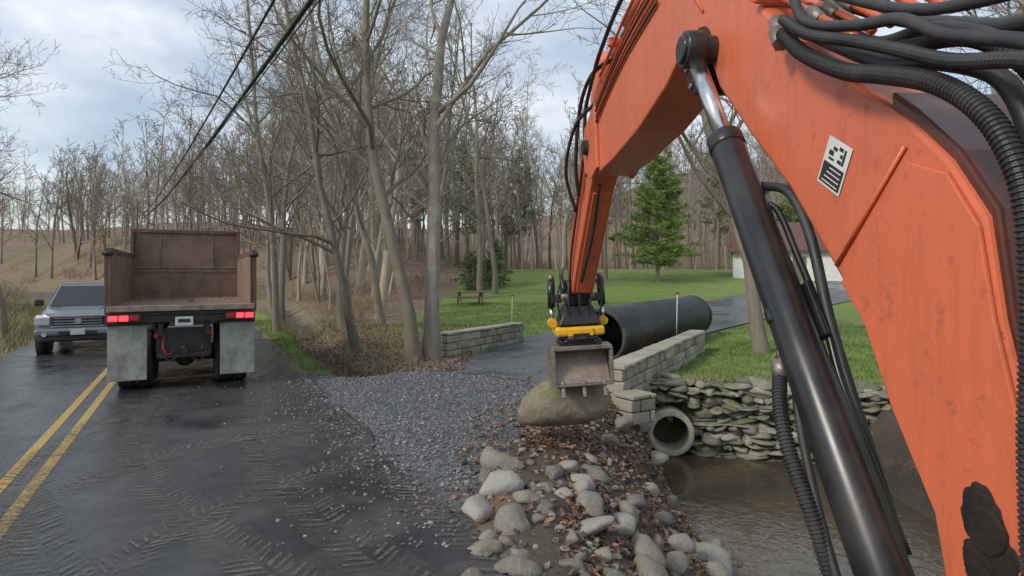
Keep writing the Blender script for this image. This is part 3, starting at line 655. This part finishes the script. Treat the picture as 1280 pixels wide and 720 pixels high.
hexa('cab',T,[(-1.1,5.0,1.1),(1.1,5.0,1.1),(1.1,6.6,1.1),(-1.1,6.6,1.1)],[(-1.0,5.0,2.85),(1.0,5.0,2.85),(1.0,6.25,2.85),(-1.0,6.25,2.85)],M['bedout'],.06)
hexa('hood',T,[(-.85,6.55,.8),(.85,6.55,.8),(.75,8.0,.8),(-.75,8.0,.8)],[(-.8,6.55,1.95),(.8,6.55,1.95),(.65,7.95,1.7),(-.65,7.95,1.7)],M['bedout'],.08)
box('rear_window',T,(0,4.99,2.35),(1.2,.03,.5),M['glass']); box('front_bumper',T,(0,8.1,.7),(2.3,.15,.35),M['rim'])
mob('windshield',[(-.95,6.59,1.95),(.95,6.59,1.95),(.88,6.30,2.7),(-.88,6.30,2.7)],[(0,1,2,3)],M['glass'],T)

# ------------------------------------------------------------------ pickup
px,py=-10.98,15.2; P=empty('pickup_truck',(px,py,0),rz+math.pi+.02)
def loft(name,st,mat,parent,bevel=.03):
    V=[];F=[];m=6
    for y,wb,wt,zb,zt in st:
        zm=zb+(zt-zb)*.55
        V+=[(-wb*.96,y,zb),(-wb,y,zm),(-wt,y,zt),(wt,y,zt),(wb,y,zm),(wb*.96,y,zb)]
    for i in range(len(st)-1):
        for j in range(m): a=i*m+j;b=i*m+(j+1)%m; F.append((a,a+m,b+m,b))
    F.append(tuple(range(m))); F.append(tuple(range((len(st)-1)*m,len(st)*m))[::-1])
    return mob(name,V,F,mat,parent,bevel=bevel)
loft('body',[(-.02,.80,.62,.55,.98),(-.14,.90,.74,.50,1.06),(-.6,.94,.80,.42,1.12),(-1.35,.95,.86,.42,1.17),(-3.2,.95,.89,.42,1.2),(-5.2,.93,.88,.5,1.22)],M['silver'],P,.045)
hexa('cabin',P,[(-.86,-3.15,1.16),(.86,-3.15,1.16),(.86,-1.2,1.14),(-.86,-1.2,1.14)],[(-.66,-2.95,1.76),(.66,-2.95,1.76),(.66,-1.95,1.76),(-.66,-1.95,1.76)],M['silver'],.05)
mob('windshield',[(-.77,-1.235,1.19),(.77,-1.235,1.19),(.62,-1.87,1.715),(-.62,-1.87,1.715)],[(0,1,2,3)],M['glass'],P)
for s in(-1,1):
    mob('side_window_%d'%s,[(s*.862,-1.45,1.2),(s*.862,-3.0,1.2),(s*.70,-2.88,1.70),(s*.70,-1.98,1.70)],[(0,1,2,3)],M['glass'],P)
    box('pillar_%d'%s,P,(s*.79,-2.3,1.44),(.05,.07,.54),M['silver'],(0,s*math.radians(-17),0))
    for y in(-.92,-4.15):
        cyl('arch_%d_%d'%(s,int(-y*10)),P,(s*.7,y,.40),(s*.957,y,.40),.46,M['darkplastic'],n=36)
        cyl('tire_%d_%d'%(s,int(-y*10)),P,(s*.72,y,.37),(s*.97,y,.37),.37,M['tire'],n=36,bevel=.04)
        cyl('rim_%d_%d'%(s,int(-y*10)),P,(s*.9,y,.37),(s*.98,y,.37),.22,M['rim'],n=24)
    prism('headlight_%d'%s,P,[(0.03,.78),(0.03,.97),(-.2,1.03),(-.28,.95),(-.2,.80)],s*.58 if s<0 else .58,s*.88,M['lamp'],.015)
    box('mirror_%d'%s,P,(s*1.04,-1.5,1.28),(.2,.1,.17),M['darkplastic'],bevel=.03)
    cyl('fog_light_%d'%s,P,(s*.68,.07,.55),(s*.68,.125,.55),.055,M['lamp'])
    box('bed_rail_%d'%s,P,(s*.88,-4.2,1.25),(.08,1.95,.05),M['darkplastic'])
hexa('hood_scoop',P,[(-.5,-1.1,1.13),(.5,-1.1,1.13),(.42,-.25,1.05),(-.42,-.25,1.05)],[(-.45,-1.1,1.19),(.45,-1.1,1.19),(.38,-.3,1.10),(-.38,-.3,1.10)],M['silver'],.02)
box('grille',P,(0,.0,.86),(1.1,.08,.24),M['darkplastic'],bevel=.04)
for z in(.80,.87,.94): box('grille_bar_%d'%int(z*100),P,(0,.045,z),(1.0,.02,.022),M['rim'])
box('grille_surround_top',P,(0,.03,.99),(1.16,.07,.05),M['rim']); box('grille_surround_bottom',P,(0,.03,.735),(1.1,.07,.03),M['rim'])
cyl('badge',P,(0,.05,.87),(0,.07,.87),.075,M['rim'])
box('front_bumper',P,(0,.0,.60),(1.78,.22,.20),M['silver'],bevel=.06); box('lower_valance',P,(0,.0,.43),(1.6,.16,.14),M['darkplastic'],bevel=.04); box('air_intake',P,(0,.108,.575),(.8,.02,.09),M['darkplastic'])
box('license_plate',P,(0,.125,.6),(.3,.012,.15),M['white']); box('cabin_roof',P,(0,-2.45,1.765),(1.25,.95,.03),M['silver'],bevel=.012)

# ------------------------------------------------------------------ house
hx,hy=23.2,49; hz=float(H(hx,hy)); Hs=empty('garage_house',(hx,hy,hz-.5),-.38)
box('walls',Hs,(0,0,1.2),(9.5,7,2.9),M['siding'],bevel=.0)
mob('roof',[(-5.1,-4,2.5),(5.1,-4,2.5),(5.1,0,4.9),(-5.1,0,4.9),(5.1,4,2.5),(-5.1,4,2.5),(-5.1,-4,2.35),(5.1,-4,2.35),(5.1,0,4.75),(-5.1,0,4.75),(5.1,4,2.35),(-5.1,4,2.35)],[(0,1,2,3),(3,2,4,5),(7,6,9,8),(8,9,11,10),(0,6,7,1),(4,10,11,5),(0,3,9,6),(3,5,11,9),(1,7,8,2),(2,8,10,4)],M['roof'],Hs)
mob('gable_ends',[(-4.74,-3.5,2.6),(-4.74,3.5,2.6),(-4.74,0,4.72),(4.74,-3.5,2.6),(4.74,3.5,2.6),(4.74,0,4.72)],[(0,1,2),(3,5,4)],M['siding'],Hs)
for x in(-2.6,2.6): box('garage_door_%d'%x,Hs,(x,-3.52,1.05),(2.6,.05,2.1),M['siding'])
box('door',Hs,(0,-3.53,1),(.95,.06,2.0),M['wood']); box('window',Hs,(-4.77,0,1.6),(.06,1.1,.9),M['glass']); box('window_frame',Hs,(-4.76,0,1.6),(.05,1.3,1.1),M['siding'])
for i in range(12): box('siding_lap_%d'%i,Hs,(-4.76,0,.25+.2*i),(.02,7.0,.015),M['concrete'],bevel=0)
B=empty('picnic_table',(-2.3,33,float(H(-2.3,33))),.3)
box('top',B,(0,0,.75),(1.8,.75,.05),M['wood'])
for s in(-1,1):
    box('bench_%d'%s,B,(0,s*.65,.45),(1.8,.25,.05),M['wood'])
    for k in(-1,1): box('leg_%d_%d'%(s,k),B,(k*.6,s*.3,.37),(.08,.08,.8),M['wood'],(s*math.radians(28),0,0))

# ------------------------------------------------------------------ power line
pe=empty('utility_pole',(-37.5,60,float(H(-37.5,60))))
cyl('shaft',pe,(0,0,-.5),(0,0,8.2),.15,M['wood'],.1,n=14); box('crossarm',pe,(0,0,6.9),(2.2,.12,.14),M['wood'])
for x in(-.9,.9): cyl('insulator_%d'%int(x*10),pe,(x,0,6.97),(x,0,7.15),.06,M['lamp'],n=10)
wz=float(H(-37.5,60))+6.2
def wire(p0,p1,r,sag,name,par):
    pts=[np.array(p0)*(1-t)+np.array(p1)*t-np.array([0,0,sag*4*t*(1-t)]) for t in np.linspace(0,1,60)]
    V,F=tube_geo(pts,r,8); return mob(name,V,F,M['cable'],par,smooth=True)
we=empty('overhead_wires')
wire((2.65,1.2,7.05),(-37.0,60,wz),.045,.75,'communication_cable',we)
wire((1.95,1.2,7.05),(-37.6,60,wz),.024,.95,'service_cable',we)
wire((2.95,1.2,7.17),(-37.0,60,wz+.15),.014,.7,'messenger_strand',we)

# ------------------------------------------------------------------ trees
def gen_tree(rng,Ht,r0,counts,first=.35,lean=(0,0),sp=(.55,.95),ratio=(.42,.5,.5,.55),minr=.006,wob=.06,sides=(9,6,4,3,3),segs=(12,7,4,3,2)):
    Vs=[];Fs=[];o=[0]
    def emit(P,r,n):
        V,F=tube_geo(P,r,n,caps=False); Vs.append(V); Fs.append(np.array(F)+o[0]); o[0]+=len(V)
    def grow(p,d,L,r,l):
        n=segs[l]; pts=[p]; dirs=[d]
        for i in range(n):
            d=d+rng.normal(0,wob*(1+1.4*(l>0)),3)+np.array([0,0,.05 if l==0 else (.07 if l<3 else .03)]); d=d/np.linalg.norm(d)
            p=p+d*L/n; pts.append(p); dirs.append(d)
        tt=np.linspace(0,1,n+1); rr=np.maximum(r*(1-tt*(.82 if l==0 else .75)),minr)
        if l==0: rr[0]*=1.35
        emit(pts,rr,sides[l])
        if l>=len(counts): return
        for k in range(counts[l]):
            lo=first if l==0 else .15
            t=lo+(1-lo)*((k+rng.random())/counts[l])
            f=t*n; i=min(int(f),n-1); q=pts[i]*(1-(f-i))+pts[i+1]*(f-i); dd=dirs[i+1]
            a=rng.normal(size=3); a-=dd*a.dot(dd); a/=np.linalg.norm(a)
            an=rng.uniform(*sp); nd=dd*math.cos(an)+a*math.sin(an)
            rl=r*(1-t*.8); LL=L*ratio[min(l,3)]*rng.uniform(.6,1.1)*(1-.55*t if l==0 else 1-.3*t)
            grow(q,nd,LL,max(rl*rng.uniform(.35,.6),minr),l+1)
    d0=np.array([lean[0],lean[1],1.0]); d0/=np.linalg.norm(d0)
    grow(np.array([0,0,-.25]),d0,Ht,r0,0)
    return np.vstack(Vs),np.vstack([f for f in Fs])
def tmesh(name,mat,*a,**k):
    V,F=gen_tree(*a,**k); me=bpy.data.meshes.new(name); me.from_pydata(V.tolist(),[],F.tolist()); me.materials.append(mat)
    me.polygons.foreach_set('use_smooth',[True]*len(me.polygons)); me.update(); return me
rg=np.random.default_rng(3)
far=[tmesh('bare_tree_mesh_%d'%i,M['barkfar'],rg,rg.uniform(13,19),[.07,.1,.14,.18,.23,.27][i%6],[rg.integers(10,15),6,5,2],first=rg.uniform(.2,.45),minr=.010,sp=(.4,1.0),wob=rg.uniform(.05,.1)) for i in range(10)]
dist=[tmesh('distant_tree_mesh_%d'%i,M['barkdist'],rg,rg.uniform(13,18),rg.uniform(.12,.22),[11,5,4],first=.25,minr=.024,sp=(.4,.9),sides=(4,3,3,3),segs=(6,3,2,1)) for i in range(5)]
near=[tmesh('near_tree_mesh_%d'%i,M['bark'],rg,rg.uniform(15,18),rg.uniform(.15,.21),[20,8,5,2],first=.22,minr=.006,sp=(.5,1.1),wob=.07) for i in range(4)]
def place(me,name,x,y,s=1,rz=0,parent=None,rot=(0,0)):
    o=bpy.data.objects.new(name,me); scene.collection.objects.link(o); o.location=(x,y,float(H(x,y))); o.scale=(s,s,s*random.uniform(.92,1.1)); o.rotation_euler=(rot[0],rot[1],rz)
    if parent: o.parent=parent
    return o
fo=empty('distant_forest')
cnt=0; tries=0
while cnt<200 and tries<20000:
    tries+=1
    y=random.uniform(25,72); x=random.uniform(-1.0,.85)*y
    s,t=road_st(x,y)
    if -8.5<t<4.5+.05*s: continue
    if x>-5.2-.08*(y-20) and y<56+.2*x: continue
    if y<34 and random.random()<.45: continue
    if dist_path(x,y,DITCH)<1.2: continue
    sc=random.uniform(.45,1.1)
    if x>10: sc*=.9
    if x<-.45*y: sc*=.75
    place(random.choice(far),'tree',x,y,sc,random.uniform(0,6.28),fo,(random.gauss(0,.06),random.gauss(0,.06))); cnt+=1
cnt=0
while cnt<650:
    y=58+150*random.random()**1.6; x=random.uniform(-1.0,.75)*y
    s,t=road_st(x,y)
    if y<70 and x>-10 and y<60+.2*x: continue
    if -7<t<5 and y<90: continue
    sc=random.uniform(.7,1.2)*(.8 if x<-.35*y else 1)
    place(random.choice(dist),'tree',x,y,sc,random.uniform(0,6.28),fo,(random.gauss(0,.04),random.gauss(0,.04))); cnt+=1
for (x,y,s,m,rz_,rx,ry) in [(-2.35,14.1,1.0,0,.3,0,-.13),(-1.95,14.5,1.05,1,2.0,0,.02),(-4.3,16.6,.8,2,1.0,0,-.24),(-6.2,22,.8,3,.4,0,-.05),(-8.2,21,.8,0,2.2,0,-.1),(-5.2,24,.85,1,4,0,.05),(-7.0,25.5,.9,2,5.1,0,.03),
      (-1.9,36,1.15,2,1,0,0),(-1.1,38,1.1,3,3,0,.03),(-4.0,28,.9,0,5,0,-.03),(6.5,15.6,.95,1,2.7,0,.02),(7.2,46,.95,2,.2,0,0),(12,13,.9,3,1.2,0,-.05),(10.6,10.5,1.0,0,3.3,.0,.05),(14.5,20,1.0,1,0.6,0,0),(-15,14.5,.62,2,1.4,0,.25),(-17,20,.75,3,4.4,0,.1),(-10.4,27,.85,1,2.2,0,0),(-12.8,32,.9,2,.3,0,-.05),(9,8,.9,2,.7,0,0)]:
    place(near[m],'bare_tree',x,y,s,rz_,None,(rx,ry))
def gen_conifer(rng,Ht,rad,nb,tuft,ln,base=.12):
    Vs=[];Fs=[];o=0; NV=[];NF=[]
    V,F=tube_geo([(0,0,-.2),(.03,0,Ht*.5),(0,0,Ht)],[.16,.1,.02],8,False); Vs.append(V);Fs+=[tuple(f) for f in F];o=len(V)
    nv=0
    for i in range(nb):
        t=base+(1-base)*(i/nb); z=Ht*t; a=rng.uniform(0,6.28); prof=(1-t)**.7*(.6+.7*rng.random())*rad*min(1,(t-base)*6+.45)
        L=max(prof,.25); up=.15+.5*t
        pts=[np.array([math.cos(a)*L*q,math.sin(a)*L*q,z+L*(up*q-.18*q*q*(1-t))]) for q in(0,.33,.66,1)]
        V,F=tube_geo(pts,[.035*(1-t)+.01,.02,.012,.006],4,False); Vs.append(V); Fs+=[tuple(int(j)+o for j in f) for f in F]; o+=len(V)
        nt=max(3,int(tuft*L/rad)+2)
        for k in range(nt):
            q=rng.uniform(.22,1.02); f=q*3; j=min(int(f),2); c=pts[j]+(pts[j+1]-pts[j])*(f-j)
            side=np.array([-math.sin(a),math.cos(a),0])*rng.normal(0,.16*L*(1.1-q)+.05); c=c+side+np.array([0,0,rng.normal(0,.06)])
            for m in range(8):
                d=rng.normal(size=3)*np.array([1,1,.5]); d+=np.array([math.cos(a),math.sin(a),.25])*.7; d/=np.linalg.norm(d); w=np.cross(d,rng.normal(size=3)); w/=np.linalg.norm(w)
                l=ln*rng.uniform(.6,1.2); NV+= [c-w*.028,c+w*.028,c+d*l]; NF.append((nv,nv+1,nv+2)); nv+=3
    V=np.vstack(Vs+[np.array(NV)]); NFo=[tuple(j+o for j in f) for f in NF]
    return V,Fs+NFo,len(Fs)
def conifer_mesh(name,nm,*a,**k):
    V,F,nb=gen_conifer(*a,**k); me=bpy.data.meshes.new(name); me.from_pydata(V.tolist(),[],F); me.materials.append(M['bark']); me.materials.append(nm)
    me.polygons.foreach_set('material_index',[0]*nb+[1]*(len(F)-nb)); me.update(); return me
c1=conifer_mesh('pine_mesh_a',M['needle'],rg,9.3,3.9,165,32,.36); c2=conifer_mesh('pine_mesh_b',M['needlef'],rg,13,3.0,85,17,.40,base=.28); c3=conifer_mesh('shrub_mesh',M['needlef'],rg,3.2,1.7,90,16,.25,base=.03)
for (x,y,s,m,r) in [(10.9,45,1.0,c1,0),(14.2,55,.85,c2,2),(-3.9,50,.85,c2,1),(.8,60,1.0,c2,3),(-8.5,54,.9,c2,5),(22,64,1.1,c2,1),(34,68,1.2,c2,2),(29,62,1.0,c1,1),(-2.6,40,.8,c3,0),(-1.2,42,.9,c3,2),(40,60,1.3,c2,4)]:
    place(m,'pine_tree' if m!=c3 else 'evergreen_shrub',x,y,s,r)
def brush_mesh(name,rng,h,n):
    Vs=[];Fs=[];o=0
    for i in range(n):
        p=np.array([rng.normal(0,.5),rng.normal(0,.5),-.05]); d=np.array([rng.normal(0,.4),rng.normal(0,.4),1]); d/=np.linalg.norm(d); L=h*rng.uniform(.4,1.1); pts=[p]
        for k in range(4): d=d+rng.normal(0,.18,3); d/=np.linalg.norm(d); p=p+d*L/4; pts.append(p)
        V,F=tube_geo(pts,[.012,.01,.008,.006,.004],3,False); Vs.append(V);Fs.append(np.array(F)+o);o+=len(V)
        for b in range(5):
            q=pts[rng.integers(1,5)]; e=q+rng.normal(0,.22,3)*h*.6+np.array([0,0,.15]); V,F=tube_geo([q,(q+e)/2+rng.normal(0,.03,3),e],[.006,.005,.003],3,False); Vs.append(V);Fs.append(np.array(F)+o);o+=len(V)
    me=bpy.data.meshes.new(name); me.from_pydata(np.vstack(Vs).tolist(),[],np.vstack(Fs).tolist()); me.materials.append(M['twig']); return me
bm_=[brush_mesh('brush_mesh_%d'%i,rg,random.uniform(1.2,2),22) for i in range(3)]
br=empty('underbrush'); cnt=0
while cnt<300:
    y=random.uniform(17,60) if random.random()<.7 else random.uniform(56,74); x=random.uniform(-1.0,.9)*y; s,t=road_st(x,y)
    if -5.6<t<5 : continue
    if x>-5.6 and y<57+.2*x: continue
    if dist_path(x,y,DITCH)<1.3: continue
    place(random.choice(bm_),'brush',x,y,random.uniform(.4,1.1),random.uniform(0,6),br); cnt+=1
def blades(name,pts,h0,h1,w,mat):
    k=len(pts); z=H(pts[:,0],pts[:,1]); a=R.uniform(0,6.28,k); h=R.uniform(h0,h1,k); b=np.stack([pts[:,0],pts[:,1],z-.01],1)
    wv=np.stack([np.cos(a),np.sin(a),a*0],1)*w; tip=b+np.stack([R.normal(0,.4,k)*h,R.normal(0,.4,k)*h,h],1)
    V=np.stack([b-wv,b+wv,tip],1).reshape(-1,3); F=np.arange(3*k).reshape(-1,3); return mob(name,V,F,mat)
def pick(n_,xr,yr,cond):
    q=np.stack([R.uniform(*xr,n_),R.uniform(*yr,n_)],1); s,t=road_st(q[:,0],q[:,1]); return q[cond(q[:,0],q[:,1],s,t)]
notdr=lambda x,y: ~pip(x,y,DPOLY)
ga=pick(60000,(-4,14),(14,34),lambda x,y,s,t:(x>-4.5)&(y>16)&notdr(x,y)&(t>2.4)&~((x<-1)&(y<20)))
gb=pick(26000,(2.6,12),(10.2,18),lambda x,y,s,t:notdr(x,y)&(chan(x,y)<.01)&(x>2.9+.54*(y-12)))
gc=pick(30000,(-12,-3),(12,26),lambda x,y,s,t:(t>2.05)&(t<3.4)&(s>12.8)&(dist_path(x,y,DITCH)>.5))
blades('lawn_grass',np.vstack([ga,gb]),.04,.09,.012,M['grass']); blades('verge_grass',gc,.05,.14,.010,M['grass'])
gd=pick(60000,(-26,-8),(6,34),lambda x,y,s,t:(t<-4.35)&(t>-9)); blades('dry_grass',gd,.1,.4,.012,M['dry'])
ge_=pick(7000,(-10,-2),(12.5,26),lambda x,y,s,t:(t>3.0)&(t<6.5)); blades('dry_grass',ge_,.08,.3,.010,M['dry'])
gf=pick(9000,(2.4,6.5),(10.2,12.4),lambda x,y,s,t:(np.abs((x-2.35)*.278+(y-11.42))<.45)&(chan(x,y)<.01)); blades('dry_grass',gf,.06,.25,.008,M['dry'])
def leaves(name,pts,s0,s1):
    k=len(pts); z=H(pts[:,0],pts[:,1])+R.uniform(.008,.035,k); s_,t_=road_st(pts[:,0],pts[:,1]); z=np.where(t_<2,np.maximum(z,.012),z)
    N=R.normal(0,.45,(k,3)); N[:,2]=1; N/=np.linalg.norm(N,axis=1)[:,None]; a=R.normal(size=(k,3)); u=np.cross(N,a); u/=np.linalg.norm(u,axis=1)[:,None]; w=np.cross(N,u)
    s=R.uniform(s0,s1,k)[:,None]; c=np.stack([pts[:,0],pts[:,1],z],1)
    V=np.stack([c-u*s,c-w*s*.6+N*s*.25,c+u*s,c+w*s*.6+N*s*.2],1).reshape(-1,3)
    F=np.arange(4*k).reshape(-1,4); o=mob(name,V,F,[M['leaf%d'%i] for i in range(4)]); o.data.polygons.foreach_set('material_index',R.integers(0,4,k).astype(np.int32)); return o
la=pick(14000,(-.4,2.6),(3.6,10.6),lambda x,y,s,t:((chan(x,y)>.01)&(chan(x,y)<.85))|((x>.1)&(y<9.8)&(y>7.2)&(x<1.7)))
la=la[:5000]
lb=pick(13000,(-9,-1),(12.6,24),lambda x,y,s,t:(t>3.0))
lc=pick(420,(-6,1.6),(4,13),lambda x,y,s,t:(t>1.6))
ld=pick(2600,(-.6,1.6),(4,9.5),lambda x,y,s,t:(x<.35+.1*y)&(t>1.9)&(R.random(len(x))<.4))
leaves('fallen_leaves',np.vstack([la,lb,lc,ld]),.022,.05)

# ------------------------------------------------------------------ world, sun, camera
w=bpy.data.worlds.new('World'); scene.world=w; w.use_nodes=True; nt=w.node_tree; bg=nt.nodes['Background']
sky=nt.nodes.new('ShaderNodeTexSky'); sky.sky_type='NISHITA'; sky.sun_disc=False; EL=math.radians(36); AZ=math.radians(-125)
sky.sun_elevation=EL; sky.sun_rotation=AZ; sky.air_density=1.2; sky.dust_density=1.5
tc=nt.nodes.new('ShaderNodeTexCoord'); mp=nt.nodes.new('ShaderNodeMapping'); mp.inputs['Scale'].default_value=(1,1,2.6); nt.links.new(tc.outputs['Generated'],mp.inputs[0])
no=nt.nodes.new('ShaderNodeTexNoise'); no.inputs['Scale'].default_value=2.4; no.inputs['Detail'].default_value=5; no.inputs['Roughness'].default_value=.55; no.inputs['Distortion'].default_value=.3; nt.links.new(mp.outputs[0],no.inputs['Vector'])
cr=nt.nodes.new('ShaderNodeValToRGB'); cr.color_ramp.elements[0].position=.38; cr.color_ramp.elements[0].color=(.35,.35,.35,1); cr.color_ramp.elements[1].position=.60; cr.color_ramp.elements[1].color=(1,1,1,1); nt.links.new(no.outputs['Fac'],cr.inputs[0])
n2=nt.nodes.new('ShaderNodeTexNoise'); n2.inputs['Scale'].default_value=4; n2.inputs['Detail'].default_value=4; nt.links.new(mp.outputs[0],n2.inputs['Vector'])
cc=nt.nodes.new('ShaderNodeValToRGB'); cc.color_ramp.elements[0].position=.36; cc.color_ramp.elements[0].color=(.50,.58,.69,1); cc.color_ramp.elements[1].position=.64; cc.color_ramp.elements[1].color=(.86,.90,.95,1); nt.links.new(n2.outputs['Fac'],cc.inputs[0])
sc_=nt.nodes.new('ShaderNodeVectorMath'); sc_.operation='SCALE'; sc_.inputs['Scale'].default_value=8.0; nt.links.new(cc.outputs[0],sc_.inputs[0])
mx=nt.nodes.new('ShaderNodeMix'); mx.data_type='RGBA'; nt.links.new(cr.outputs[0],mx.inputs[0]); nt.links.new(sky.outputs[0],mx.inputs[6]); nt.links.new(sc_.outputs[0],mx.inputs[7]); nt.links.new(mx.outputs[2],bg.inputs[0]); bg.inputs[1].default_value=.15
sl=bpy.data.lights.new('sun','SUN'); sl.energy=2.4; sl.angle=math.radians(12); sl.color=(1,.94,.85); so=bpy.data.objects.new('sun',sl); scene.collection.objects.link(so)
sd=Vector((math.sin(AZ)*math.cos(EL),math.cos(AZ)*math.cos(EL),math.sin(EL))); so.rotation_euler=sd.to_track_quat('Z','Y').to_euler(); so.location=(0,-10,30)
cam=bpy.data.cameras.new('camera'); co=bpy.data.objects.new('camera',cam); scene.collection.objects.link(co); co.location=(0,0,2.1); co.rotation_euler=(math.radians(90),0,0)
cam.sensor_width=36; cam.lens=21.1; cam.shift_y=-.0156; cam.clip_start=.05; cam.clip_end=2000; scene.camera=co
scene.view_settings.view_transform='Standard'; scene.view_settings.look='None'; scene.view_settings.exposure=0
